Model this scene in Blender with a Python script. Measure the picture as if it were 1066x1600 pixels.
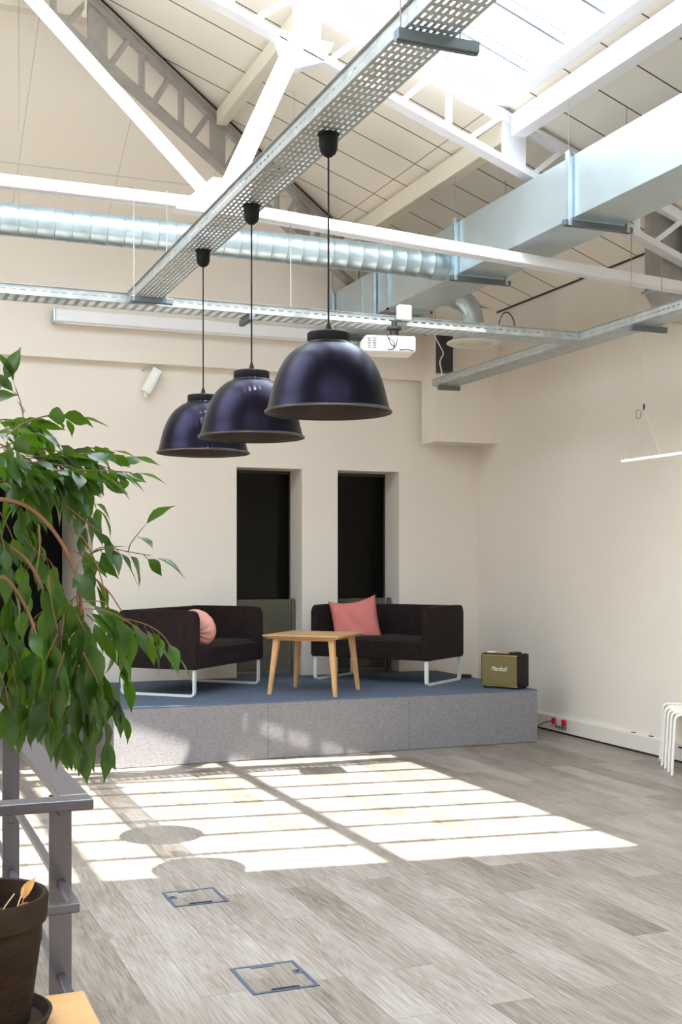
import bpy, bmesh, math, random
from mathutils import Vector, Matrix
PI = math.pi
for o in list(bpy.data.objects): bpy.data.objects.remove(o)
S = bpy.context.scene
C = S.collection

# ------------------------------------------------------------------ camera, light, exposure
CAMH = 1.55
YAW = math.radians(21.88)
cd = bpy.data.cameras.new('camera'); cam = bpy.data.objects.new('camera', cd); C.objects.link(cam)
cam.location = (0, 0, CAMH); cam.rotation_euler = (PI/2, 0, -YAW)
cd.sensor_fit = 'VERTICAL'; cd.sensor_height = 36; cd.lens = 41.6; cd.shift_y = 0.05
cd.clip_end = 200
S.camera = cam
S.view_settings.view_transform = 'Standard'; S.view_settings.look = 'None'
S.view_settings.gamma = 1; S.view_settings.use_curve_mapping = False
S.view_settings.exposure = 1.12

w = bpy.data.worlds.new('sky'); S.world = w; w.use_nodes = True
bg = w.node_tree.nodes['Background']
bg.inputs['Color'].default_value = (0.80, 0.90, 1.0, 1); bg.inputs['Strength'].default_value = 6.0

sd = bpy.data.lights.new('sun', 'SUN'); sun = bpy.data.objects.new('sun', sd); C.objects.link(sun)
SUNK = 0.36
sun.rotation_euler = (math.atan(SUNK), 0.018, 0); sun.location = (0, -2, 12)
sd.energy = 10.5; sd.angle = math.radians(0.5); sd.color = (1.0, 0.95, 0.86)
S.cycles.max_bounces = 10; S.cycles.diffuse_bounces = 6; S.cycles.transparent_max_bounces = 12
S.cycles.caustics_reflective = False; S.cycles.caustics_refractive = False

def portal(name, loc, rot, sx, sy):
    l = bpy.data.lights.new(name, 'AREA'); l.shape = 'RECTANGLE'; l.size = sx; l.size_y = sy
    l.cycles.is_portal = True
    o = bpy.data.objects.new(name, l); C.objects.link(o); o.location = loc; o.rotation_euler = rot
    return o

# room numbers
XR, YB, RP, RZ = 5.90, 10.87, 0.36, 6.194       # right wall, back wall, roof pitch, ridge height
def roof_z(x): return RZ - RP*abs(x)
BP = 0.5333                                       # pitch of the back slope
def back_z(y): return 4.41 + BP*(YB - y)
def hip_y(x): return 9.66 - 0.675*(3.15 - x)
YN = -4.5                                         # near end of the room

def at(px, py, Z):                                # a point at depth Z along the view
    r, u = (px-533)/1850.0, (880-py)/1850.0
    s, c = math.sin(YAW), math.cos(YAW)
    return Vector((Z*(s + r*c), Z*(c - r*s), CAMH + Z*u))

# ------------------------------------------------------------------ materials
def mat(name, col, rough=0.6, metal=0.0, spec=0.5, noise=0.0, nscale=20, bump=0.0, bscale=200, stretch=(1,1,1), col2=None, coat=0, sheen=0, lo=0.35, hi=0.65):
    m = bpy.data.materials.new(name); m.use_nodes = True
    nt = m.node_tree; b = nt.nodes['Principled BSDF']
    b.inputs['Base Color'].default_value = (*col, 1); b.inputs['Roughness'].default_value = rough
    b.inputs['Metallic'].default_value = metal; b.inputs['Specular IOR Level'].default_value = spec
    b.inputs['Coat Weight'].default_value = coat; b.inputs['Sheen Weight'].default_value = sheen
    tc = nt.nodes.new('ShaderNodeTexCoord'); mp = nt.nodes.new('ShaderNodeMapping')
    mp.inputs['Scale'].default_value = stretch
    nt.links.new(tc.outputs['Object'], mp.inputs['Vector'])
    if noise > 0 or col2:
        n = nt.nodes.new('ShaderNodeTexNoise'); n.inputs['Scale'].default_value = nscale; n.inputs['Detail'].default_value = 4
        nt.links.new(mp.outputs['Vector'], n.inputs['Vector'])
        mx = nt.nodes.new('ShaderNodeMix'); mx.data_type = 'RGBA'
        c2 = col2 if col2 else tuple(max(0, c*(1-noise)) for c in col)
        mx.inputs[6].default_value = (*col, 1); mx.inputs[7].default_value = (*c2, 1)
        mr = nt.nodes.new('ShaderNodeMapRange'); mr.inputs[1].default_value = lo; mr.inputs[2].default_value = hi
        nt.links.new(n.outputs['Fac'], mr.inputs[0]); nt.links.new(mr.outputs[0], mx.inputs[0])
        nt.links.new(mx.outputs[2], b.inputs['Base Color'])
    if bump > 0:
        n2 = nt.nodes.new('ShaderNodeTexNoise'); n2.inputs['Scale'].default_value = bscale; n2.inputs['Detail'].default_value = 3
        nt.links.new(mp.outputs['Vector'], n2.inputs['Vector'])
        bp = nt.nodes.new('ShaderNodeBump'); bp.inputs['Strength'].default_value = bump; bp.inputs['Distance'].default_value = 0.01
        nt.links.new(n2.outputs['Fac'], bp.inputs['Height']); nt.links.new(bp.outputs['Normal'], b.inputs['Normal'])
    return m

M = {}
M['wall'] = mat('wall_plaster', (0.82, 0.755, 0.672), 0.85, noise=0.03, nscale=1.5, bump=0.05, bscale=60)
M['reveal'] = M['wall']
M['white_steel'] = mat('white_painted_steel', (0.86, 0.87, 0.90), 0.45, noise=0.04, nscale=5)
M['bar_steel'] = mat('blue_grey_aluminium', (0.36, 0.42, 0.50), 0.45, metal=0.3)
M['rod'] = mat('thin_steel_rod', (0.30, 0.28, 0.26), 0.5, metal=0.3)
M['cream_and_shade'] = mat('cream_and_shaded_steel', (0.80, 0.74, 0.62), 0.5, noise=0.04, nscale=5)  # cream fittings; also the shaded tone of purlins beyond the truss
M['grey_steel'] = mat('grey_primed_steel', (0.45, 0.43, 0.40), 0.5, metal=0.2, noise=0.15, nscale=8)
M['galv'] = mat('galvanised_steel', (0.54, 0.66, 0.72), 0.34, metal=0.75, noise=0.16, nscale=9, stretch=(1,1,1))
M['galv_duct'] = mat('galvanised_duct_sheet', (0.58, 0.68, 0.72), 0.33, metal=0.72, noise=0.10, nscale=3)
M['tray'] = mat('galvanised_tray', (0.47, 0.50, 0.49), 0.42, metal=0.6, noise=0.2, nscale=14)
M['dark_steel'] = mat('dark_steel', (0.05, 0.05, 0.055), 0.5, metal=0.4)
M['bracket'] = mat('strut_channel', (0.16, 0.19, 0.21), 0.45, metal=0.7)
M['black'] = mat('black_plastic', (0.012, 0.012, 0.013), 0.45)
M['white_plastic'] = mat('white_plastic', (0.84, 0.83, 0.80), 0.4)
M['lamp'] = mat('dark_lacquered_metal', (0.0135, 0.0115, 0.021), 0.33, metal=1.0, noise=0.1, nscale=6)
M['lamp_in'] = mat('lamp_inner_metal', (0.050, 0.036, 0.028), 0.45, metal=0.5)
M['lamp_black'] = mat('lamp_black', (0.004, 0.0035, 0.004), 0.6, spec=0.25)
M['rim'] = mat('lamp_rim', (0.12, 0.10, 0.09), 0.35, metal=0.9)
M['sofa'] = mat('aubergine_fabric', (0.023, 0.0135, 0.0135), 0.9, spec=0.15, noise=0.35, nscale=25, bump=0.35, bscale=260, sheen=0.03)
M['sled'] = mat('white_lacquered_leg', (0.74, 0.77, 0.74), 0.35)
M['stool'] = mat('cream_lacquered_tube', (0.86, 0.83, 0.78), 0.35)
M['pink'] = mat('rose_cotton', (0.62, 0.20, 0.185), 0.9, noise=0.10, nscale=8, bump=0.25, bscale=160, spec=0.2)
M['pale_pink'] = mat('pale_pink_velvet', (0.78, 0.38, 0.33), 0.9, noise=0.1, nscale=9, bump=0.2, bscale=120, spec=0.2)
M['ash'] = mat('ash_wood', (0.66, 0.40, 0.18), 0.5, noise=0.22, nscale=6, stretch=(1.2, 18, 18))
M['ash_leg'] = mat('ash_wood_leg', (0.66, 0.39, 0.18), 0.5, noise=0.18, nscale=6, stretch=(18, 18, 1.5))
M['beech'] = mat('beech_laminate', (0.58, 0.32, 0.12), 0.4, noise=0.07, nscale=4, stretch=(2, 14, 14))
M['ply'] = mat('birch_plywood', (0.62, 0.45, 0.24), 0.5, noise=0.12, nscale=7, stretch=(12, 2, 12))
M['rail'] = mat('mauve_grey_rail_paint', (0.060, 0.050, 0.062), 0.30, spec=0.8, noise=0.05, nscale=10)
M['terracotta'] = mat('weathered_terracotta', (0.020, 0.011, 0.006), 0.9, spec=0.2, col2=(0.034, 0.021, 0.012), nscale=9, bump=0.5, bscale=35, stretch=(1,1,1.6))
M['soil'] = mat('potting_soil', (0.03, 0.018, 0.010), 0.95, noise=0.5, nscale=30, bump=1.0, bscale=90)
M['bark'] = mat('ficus_bark', (0.19, 0.085, 0.042), 0.75, noise=0.3, nscale=30, stretch=(1,1,.3))
M['dead_leaf'] = mat('dry_leaf', (0.55, 0.26, 0.05), 0.7, noise=0.3, nscale=20)
M['dead_red'] = mat('russet_dry_leaf', (0.36, 0.11, 0.035), 0.7, noise=0.3, nscale=20)
M['straw'] = mat('dry_stalk', (0.55, 0.33, 0.17), 0.7)
M['speaker_black'] = mat('black_vinyl', (0.007, 0.006, 0.005), 0.6, spec=0.3, bump=0.3, bscale=400)
M['brass'] = mat('brass_knob', (0.65, 0.48, 0.20), 0.3, metal=1)
M['cream'] = mat('cream_script', (0.82, 0.79, 0.70), 0.5)
M['hatch'] = mat('blue_grey_hatch', (0.10, 0.125, 0.19), 0.4, metal=0.3)
M['green'] = mat('exit_sign_green', (0.0, 0.30, 0.13), 0.4)
M['sign_white'] = mat('sign_white', (0.85, 0.9, 0.87), 0.4)
M['red'] = mat('red_plug', (0.55, 0.01, 0.015), 0.4)
M['trunk'] = mat('painted_trunking', (0.78, 0.725, 0.655), 0.55)
M['gap'] = mat('shadow_gap_black', (0.03, 0.025, 0.02), 0.7)
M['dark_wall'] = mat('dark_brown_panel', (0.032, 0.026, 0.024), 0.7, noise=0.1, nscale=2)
M['hall'] = mat('dark_backing_grey', (0.03, 0.028, 0.02), 0.8)  # flat dark tone of the added box behind the windows
M['guard_metal'] = mat('guard_post_steel', (0.14, 0.14, 0.14), 0.4, metal=0.5)
M['lens'] = mat('lens_glass', (0.01, 0.01, 0.015), 0.08)

def glass(name, tint, gl=0.08, rough=0.02):
    m = bpy.data.materials.new(name); m.use_nodes = True; nt = m.node_tree
    for n in list(nt.nodes): nt.nodes.remove(n)
    out = nt.nodes.new('ShaderNodeOutputMaterial'); mx = nt.nodes.new('ShaderNodeMixShader')
    t = nt.nodes.new('ShaderNodeBsdfTransparent'); g = nt.nodes.new('ShaderNodeBsdfGlossy')
    t.inputs[0].default_value = (*tint, 1); g.inputs['Roughness'].default_value = rough
    mx.inputs[0].default_value = gl
    nt.links.new(t.outputs[0], mx.inputs[1]); nt.links.new(g.outputs[0], mx.inputs[2]); nt.links.new(mx.outputs[0], out.inputs[0])
    return m
M['sky_glass'] = glass('skylight_glass', (0.97, 0.98, 0.98), 0.03)
M['win_glass'] = glass('window_glass', (0.55, 0.55, 0.5), 0.012)
M['guard_glass'] = mat('frosted_green_glass', (0.24, 0.225, 0.165), 0.35)
nt = M['guard_glass'].node_tree
mx = nt.nodes.new('ShaderNodeMixShader'); tr = nt.nodes.new('ShaderNodeBsdfTransparent')
mx.inputs[0].default_value = 0.30
nt.links.new(tr.outputs[0], mx.inputs[1]); nt.links.new(nt.nodes['Principled BSDF'].outputs[0], mx.inputs[2])
nt.links.new(mx.outputs[0], nt.nodes['Material Output'].inputs[0])

# floor: grey oak vinyl planks along Y
def floor_mat():
    m = bpy.data.materials.new('grey_oak_planks'); m.use_nodes = True; nt = m.node_tree; L = nt.links
    b = nt.nodes['Principled BSDF']; N = nt.nodes.new
    tc = N('ShaderNodeTexCoord'); mp = N('ShaderNodeMapping'); mp.inputs['Rotation'].default_value = (0, 0, PI/2)
    L.new(tc.outputs['Object'], mp.inputs['Vector'])
    br = N('ShaderNodeTexBrick'); br.offset = 0.37; br.offset_frequency = 2; br.squash = 1
    br.inputs['Scale'].default_value = 1; br.inputs['Brick Width'].default_value = 1.22; br.inputs['Row Height'].default_value = 0.185
    br.inputs['Mortar Size'].default_value = 0.0012; br.inputs['Mortar Smooth'].default_value = 0.1; br.inputs['Bias'].default_value = 0.0
    br.inputs['Color1'].default_value = (0, 0, 0, 1); br.inputs['Color2'].default_value = (1, 1, 1, 1); br.inputs['Mortar'].default_value = (0.3, 0.3, 0.3, 1)
    L.new(mp.outputs[0], br.inputs['Vector'])
    # per-plank offset for the grain
    ad = N('ShaderNodeVectorMath'); ad.operation = 'MULTIPLY_ADD'
    L.new(br.outputs['Color'], ad.inputs[0]); ad.inputs[1].default_value = (7.3, 3.1, 0); L.new(tc.outputs['Object'], ad.inputs[2])
    m2 = N('ShaderNodeMapping'); m2.inputs['Scale'].default_value = (9, 0.9, 1); L.new(ad.outputs[0], m2.inputs['Vector'])
    n1 = N('ShaderNodeTexNoise'); n1.inputs['Scale'].default_value = 1.0; n1.inputs['Detail'].default_value = 3; n1.inputs['Distortion'].default_value = 0.6
    L.new(m2.outputs[0], n1.inputs['Vector'])
    # cathedral grain: rings of the low noise
    mul = N('ShaderNodeMath'); mul.operation = 'MULTIPLY'; mul.inputs[1].default_value = 13; L.new(n1.outputs['Fac'], mul.inputs[0])
    fr = N('ShaderNodeMath'); fr.operation = 'PINGPONG'; fr.inputs[1].default_value = 0.5; L.new(mul.outputs[0], fr.inputs[0])
    m3 = N('ShaderNodeMapping'); m3.inputs['Scale'].default_value = (140, 5, 1); L.new(ad.outputs[0], m3.inputs['Vector'])
    n2 = N('ShaderNodeTexNoise'); n2.inputs['Scale'].default_value = 1.0; n2.inputs['Detail'].default_value = 4; L.new(m3.outputs[0], n2.inputs['Vector'])
    s1 = N('ShaderNodeMath'); s1.operation = 'MULTIPLY_ADD'; s1.inputs[1].default_value = 0.30; L.new(fr.outputs[0], s1.inputs[0])
    s2 = N('ShaderNodeMath'); s2.operation = 'MULTIPLY'; s2.inputs[1].default_value = 0.95; L.new(n2.outputs['Fac'], s2.inputs[0]); L.new(s2.outputs[0], s1.inputs[2])
    m4 = N('ShaderNodeMapping'); m4.inputs['Scale'].default_value = (5, 1.3, 1); L.new(ad.outputs[0], m4.inputs['Vector'])
    n3 = N('ShaderNodeTexNoise'); n3.inputs['Scale'].default_value = 1.0; n3.inputs['Detail'].default_value = 2; L.new(m4.outputs[0], n3.inputs['Vector'])
    s3 = N('ShaderNodeMath'); s3.operation = 'MULTIPLY_ADD'; s3.inputs[1].default_value = 0.7; L.new(n3.outputs['Fac'], s3.inputs[0]); L.new(s1.outputs[0], s3.inputs[2])
    s4 = N('ShaderNodeMath'); s4.operation = 'MULTIPLY_ADD'; s4.inputs[1].default_value = 0.30; L.new(br.outputs['Color'], s4.inputs[0]); L.new(s3.outputs[0], s4.inputs[2])
    cr = N('ShaderNodeValToRGB'); e = cr.color_ramp.elements
    e[0].position = 0.50; e[0].color = (0.140, 0.115, 0.092, 1)
    e[1].position = 1.35/1.0 if False else 1.0; e[1].color = (0.40, 0.355, 0.315, 1)
    k = cr.color_ramp.elements.new(0.75); k.color = (0.275, 0.235, 0.20, 1)
    s5 = N('ShaderNodeMath'); s5.operation = 'MULTIPLY'; s5.inputs[1].default_value = 0.67; L.new(s4.outputs[0], s5.inputs[0])
    L.new(s5.outputs[0], cr.inputs[0])
    mm = N('ShaderNodeMix'); mm.data_type = 'RGBA'; L.new(br.outputs['Fac'], mm.inputs[0]); L.new(cr.outputs[0], mm.inputs[6]); mm.inputs[7].default_value = (0.13, 0.11, 0.09, 1)
    L.new(mm.outputs[2], b.inputs['Base Color'])
    b.inputs['Roughness'].default_value = 0.42; b.inputs['Specular IOR Level'].default_value = 0.45
    bp = N('ShaderNodeBump'); bp.inputs['Strength'].default_value = 0.15; bp.inputs['Distance'].default_value = 0.004
    L.new(n2.outputs['Fac'], bp.inputs['Height']); L.new(bp.outputs[0], b.inputs['Normal'])
    return m
M['floor'] = floor_mat()

# roof panels: cream boards with dark joints, in the real positions
def panel_mat(name, axis, pitch, phase, cross, wid=0.012, cw=0.008, faint=1.0):
    m = bpy.data.materials.new(name); m.use_nodes = True; nt = m.node_tree; L = nt.links; N = nt.nodes.new
    b = nt.nodes['Principled BSDF']; b.inputs['Roughness'].default_value = 0.8
    g = N('ShaderNodeTexCoord'); sp = N('ShaderNodeSeparateXYZ'); L.new(g.outputs['Object'], sp.inputs[0])
    def line(sock, pitch, phase, w):
        a = N('ShaderNodeMath'); a.operation = 'SUBTRACT'; L.new(sock, a.inputs[0]); a.inputs[1].default_value = phase
        p = N('ShaderNodeMath'); p.operation = 'PINGPONG'; L.new(a.outputs[0], p.inputs[0]); p.inputs[1].default_value = pitch/2
        c = N('ShaderNodeMath'); c.operation = 'LESS_THAN'; L.new(p.outputs[0], c.inputs[0]); c.inputs[1].default_value = w/2
        return c
    l1 = line(sp.outputs[axis], pitch, phase, wid)
    l2 = line(sp.outputs[1-axis], cross[0], cross[1], cw)
    mx = N('ShaderNodeMath'); mx.operation = 'MAXIMUM'; L.new(l1.outputs[0], mx.inputs[0])
    h = N('ShaderNodeMath'); h.operation = 'MULTIPLY'; h.inputs[1].default_value = 0.7; L.new(l2.outputs[0], h.inputs[0]); L.new(h.outputs[0], mx.inputs[1])
    f = N('ShaderNodeMath'); f.operation = 'MULTIPLY'; f.inputs[1].default_value = faint; L.new(mx.outputs[0], f.inputs[0])
    c = N('ShaderNodeMix'); c.data_type = 'RGBA'; L.new(f.outputs[0], c.inputs[0])
    c.inputs[6].default_value = (0.93, 0.88, 0.79, 1); c.inputs[7].default_value = (0.07, 0.06, 0.05, 1)
    L.new(c.outputs[2], b.inputs['Base Color'])
    return m
M['roof_side'] = panel_mat('cream_roof_boards', 1, 0.41, 7.30, (12.0, 4.06), 0.013)
M['roof_back'] = panel_mat('cream_hip_boards', 0, 0.82, 0.35, (3.2, 10.06), 0.006, 0.012, 0.35)

# carpet / felt
M['carpet'] = mat('slate_blue_carpet', (0.145, 0.185, 0.26), 0.95, noise=0.25, nscale=160, bump=0.6, bscale=300, spec=0.1)
M['felt'] = mat('grey_felt', (0.305, 0.292, 0.305), 0.95, noise=0.36, nscale=42, bump=0.4, bscale=250, spec=0.1, stretch=(1, 1, 2.2), lo=0.2, hi=0.8)
M['grille'] = mat('golden_grille_cloth', (0.25, 0.20, 0.085), 0.8, noise=0.3, nscale=300, bump=0.6, bscale=500, spec=0.2)

# leaf material: glossy green, paler back, a little light passing through
def leaf_mat():
    m = bpy.data.materials.new('ficus_leaf'); m.use_nodes = True; nt = m.node_tree; L = nt.links; N = nt.nodes.new
    b = nt.nodes['Principled BSDF']; b.inputs['Roughness'].default_value = 0.38; b.inputs['Specular IOR Level'].default_value = 0.5
    tc = N('ShaderNodeTexCoord'); n = N('ShaderNodeTexNoise'); n.inputs['Scale'].default_value = 9; L.new(tc.outputs['Object'], n.inputs['Vector'])
    cr = N('ShaderNodeValToRGB'); cr.color_ramp.elements[0].position = 0.35; cr.color_ramp.elements[0].color = (0.005, 0.022, 0.0025, 1)
    cr.color_ramp.elements[1].position = 0.7; cr.color_ramp.elements[1].color = (0.027, 0.082, 0.006, 1)
    L.new(n.outputs['Fac'], cr.inputs[0]); L.new(cr.outputs[0], b.inputs['Base Color'])
    t = N('ShaderNodeBsdfTranslucent'); t.inputs[0].default_value = (0.13, 0.27, 0.010, 1)
    mx = N('ShaderNodeMixShader'); mx.inputs[0].default_value = 0.28
    L.new(b.outputs[0], mx.inputs[1]); L.new(t.outputs[0], mx.inputs[2]); L.new(mx.outputs[0], nt.nodes['Material Output'].inputs[0])
    return m
M['leaf'] = leaf_mat()

# ------------------------------------------------------------------ mesh helpers
def box(bm, a, b, bev=0.0, seg=2):
    a, b = Vector(a), Vector(b)
    r = bmesh.ops.create_cube(bm, size=1)
    vs = r['verts']
    for v in vs:
        v.co = Vector([a[i] + (v.co[i]+0.5)*(b[i]-a[i]) for i in range(3)])
    if bev > 0:
        es = {e for v in vs for e in v.link_edges}
        bmesh.ops.bevel(bm, geom=list(es), offset=bev, segments=seg, affect='EDGES', profile=0.5)

def obox(bm, c, ax, ay, az, s, bev=0.0):          # oriented box, centre c, half sizes s
    n0 = len(bm.verts)
    r = bmesh.ops.create_cube(bm, size=2); vs = r['verts']
    for v in vs: v.co = Vector(c) + Vector(ax)*v.co.x*s[0] + Vector(ay)*v.co.y*s[1] + Vector(az)*v.co.z*s[2]
    if bev > 0:
        es = {e for v in vs for e in v.link_edges}
        bmesh.ops.bevel(bm, geom=list(es), offset=bev, segments=2, affect='EDGES', profile=0.5)

def bar(bm, p, q, wx, wz, up=(0,0,1), bev=0.0):   # rectangular bar from p to q; wx across, wz along 'up'
    p, q = Vector(p), Vector(q); d = (q-p); L = d.length; d.normalize()
    s = d.cross(Vector(up)); s.normalize(); u = s.cross(d)
    obox(bm, (p+q)/2, s, d, u, (wx/2, L/2, wz/2), bev)

def tube(bm, pts, r, seg=10, cap=True, radii=None):
    pts = [Vector(p) for p in pts]; rings = []
    t0 = (pts[1]-pts[0]).normalized()
    n = t0.orthogonal().normalized()
    for i, p in enumerate(pts):
        if i == 0: t = (pts[1]-pts[0])
        elif i == len(pts)-1: t = (pts[-1]-pts[-2])
        else: t = (pts[i+1]-p).normalized() + (p-pts[i-1]).normalized()
        t.normalize()
        n = (n - t*n.dot(t)); 
        if n.length < 1e-6: n = t.orthogonal()
        n.normalize(); bno = t.cross(n)
        rr = radii[i] if radii else r
        rings.append([bm.verts.new(p + n*math.cos(2*PI*k/seg)*rr + bno*math.sin(2*PI*k/seg)*rr) for k in range(seg)])
    for a, b in zip(rings, rings[1:]):
        for k in range(seg): bm.faces.new((a[k], a[(k+1)%seg], b[(k+1)%seg], b[k]))
    if cap:
        bm.faces.new(rings[0][::-1]); bm.faces.new(rings[-1])

def fillet(pts, r, n=5):                          # round the corners of a polyline
    pts = [Vector(p) for p in pts]; out = [pts[0]]
    for i in range(1, len(pts)-1):
        a, b, c = pts[i-1], pts[i], pts[i+1]
        u = (a-b).normalized(); v = (c-b).normalized()
        p0, p1 = b+u*r, b+v*r
        for k in range(n+1):
            t = k/n; out.append(p0*(1-t)**2 + b*2*t*(1-t) + p1*t*t)
    out.append(pts[-1]); return out

def lathe(bm, prof, c=(0,0,0), seg=48, close=False):
    c = Vector(c); rings = []
    for (r, z) in prof:
        if r < 1e-5: rings.append([bm.verts.new(c+Vector((0,0,z)))])
        else: rings.append([bm.verts.new(c+Vector((r*math.cos(2*PI*k/seg), r*math.sin(2*PI*k/seg), z))) for k in range(seg)])
    for a, b in zip(rings, rings[1:]):
        for k in range(seg):
            k2 = (k+1) % seg
            if len(a) == 1 and len(b) == 1: continue
            if len(a) == 1: bm.faces.new((a[0], b[k2], b[k]))
            elif len(b) == 1: bm.faces.new((a[k], a[k2], b[0]))
            else: bm.faces.new((a[k], a[k2], b[k2], b[k]))

def poly(bm, pts, thick):                         # prism from a polygon, extruded by vector 'thick'
    a = [bm.verts.new(Vector(p)) for p in pts]; b = [bm.verts.new(Vector(p)+Vector(thick)) for p in pts]
    bm.faces.new(a); bm.faces.new(b[::-1]); n = len(pts)
    for i in range(n): bm.faces.new((a[i], b[i], b[(i+1)%n], a[(i+1)%n]))

def smooth_path(pts, n=6):
    pts = [Vector(p) for p in pts]; out = []
    P = [pts[0]*2-pts[1]] + pts + [pts[-1]*2-pts[-2]]
    for i in range(1, len(P)-2):
        a, b_, c_, d_ = P[i-1], P[i], P[i+1], P[i+2]
        for k in range(n):
            t_ = k/n
            out.append(0.5*((2*b_)+(-a+c_)*t_+(2*a-5*b_+4*c_-d_)*t_**2+(-a+3*b_-3*c_+d_)*t_**3))
    out.append(pts[-1]); return out

def obj(name, bm, m, parent=None, smooth=False, label=None, world=None):
    bmesh.ops.recalc_face_normals(bm, faces=bm.faces)
    me = bpy.data.meshes.new(name)
    off = None
    if parent is not None:
        W_ = parent.matrix_basis.copy(); pp_ = parent.parent
        while pp_ is not None: W_ = pp_.matrix_basis @ W_; pp_ = pp_.parent
        inv = W_.inverted()
    elif world is not None:
        inv = Matrix.Translation(Vector(world)).inverted()
    else: inv = None
    if inv is not None and not getattr(parent, 'get', lambda *_: 0)('local', 0):
        bm.transform(inv)
    bm.to_mesh(me); bm.free()
    o = bpy.data.objects.new(name, me); C.objects.link(o)
    me.materials.append(m)
    if parent is not None: o.parent = parent
    elif world is not None: o.location = world
    if smooth:
        for p in me.polygons: p.use_smooth = True
        if smooth != 'all':
            me.set_sharp_from_angle(angle=math.radians(38))
    if label: o['label'] = label
    return o
def B(): return bmesh.new()

def thing(name, label, cat, loc=(0,0,0), rz=0.0, group=None):
    o = bpy.data.objects.new(name, None); C.objects.link(o); o.location = loc; o.rotation_euler = (0, 0, rz)
    o.empty_display_size = 0.1
    o['label'] = label; o['category'] = cat
    if group: o['group'] = group
    o.matrix_basis = Matrix.Translation(Vector(loc)) @ Matrix.Rotation(rz, 4, 'Z')
    return o
def tag(o, label, cat, group=None):
    o['label'] = label; o['category'] = cat
    if group: o['group'] = group
    return o
def struct(name, bm, m, parent=None, smooth=False):
    o = obj(name, bm, m, parent, smooth)
    if parent is None: o['kind'] = 'structure'
    return o
def copy_tree(o, parent=None):
    c = o.copy(); C.objects.link(c); c.parent = parent
    for ch in o.children: copy_tree(ch, c)
    return c

# ------------------------------------------------------------------ room shell
b = B(); box(b, (-6.05, YN, -0.12), (6.05, 17.0, 0)); struct('floor', b, M['floor'])
T = 0.14
# right wall, top follows the eave
b = B(); box(b, (XR, YN, 0), (XR+T, YB+0.5, roof_z(XR))); struct('wall_right', b, M['wall'])
b = B(); box(b, (-XR-T, YN, 0), (-XR, YB+0.5, roof_z(XR))); struct('wall_left', b, M['wall'])
# back wall with two tall openings and the hall opening at the left
W1 = (3.289, 3.955); W2 = (4.33, 4.997); WT = 2.47; HALL = (-0.9, 1.924); HT = 2.36
BD = 0.42
b = B()
for (x0, x1, z0, z1) in ((-XR, HALL[0], 0, 3.39), (HALL[0], HALL[1], HT, 3.39), (HALL[1], W1[0], 0, 3.39),
                         (W1[0], W1[1], WT, 3.39), (W1[1], W2[0], 0, 3.39), (W2[0], W2[1], WT, 3.39), (W2[1], XR, 0, 3.39)):
    box(b, (x0, YB, z0), (x1, YB+BD, z1))
struct('wall_back', b, M['wall'])
# thicker upper part of the back wall, its underside is the soffit line
YU = YB - 0.10
zt = back_z(YU)
b = B()
pts = [(-XR, YU, 3.39), (XR, YU, 3.39), (XR, YU, roof_z(XR)+0.0), (4.94, YU, zt), (-4.94, YU, zt), (-XR, YU, roof_z(XR))]
poly(b, pts, (0, 0.5, 0)); o = struct('wall_back_upper', b, M['wall'])
# boxed bulkhead in the back right corner
b = B(); box(b, (5.20, 10.45, 2.75), (XR, YU, 4.10)); struct('trim_1', b, M['wall'])
# hall beyond the left opening
b = B(); box(b, (HALL[1], YB+BD, 0), (HALL[1]+0.15, 12.7, 3.0)); struct('wall_hall_right', b, M['wall'])
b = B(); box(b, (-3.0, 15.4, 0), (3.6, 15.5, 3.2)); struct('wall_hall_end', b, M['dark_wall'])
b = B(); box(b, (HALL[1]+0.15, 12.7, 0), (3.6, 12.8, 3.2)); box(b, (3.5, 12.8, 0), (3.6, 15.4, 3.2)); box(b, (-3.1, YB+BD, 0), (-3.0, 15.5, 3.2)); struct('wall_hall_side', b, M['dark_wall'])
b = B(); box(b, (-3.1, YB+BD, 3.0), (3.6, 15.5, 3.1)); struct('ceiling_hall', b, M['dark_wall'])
# dark box added behind the two windows to keep sky light out
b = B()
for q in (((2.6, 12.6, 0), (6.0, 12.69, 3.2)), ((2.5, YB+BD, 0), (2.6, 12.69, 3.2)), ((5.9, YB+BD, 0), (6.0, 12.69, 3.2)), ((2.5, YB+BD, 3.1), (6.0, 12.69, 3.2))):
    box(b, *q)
struct('window_backing_box', b, M['hall'])
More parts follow.
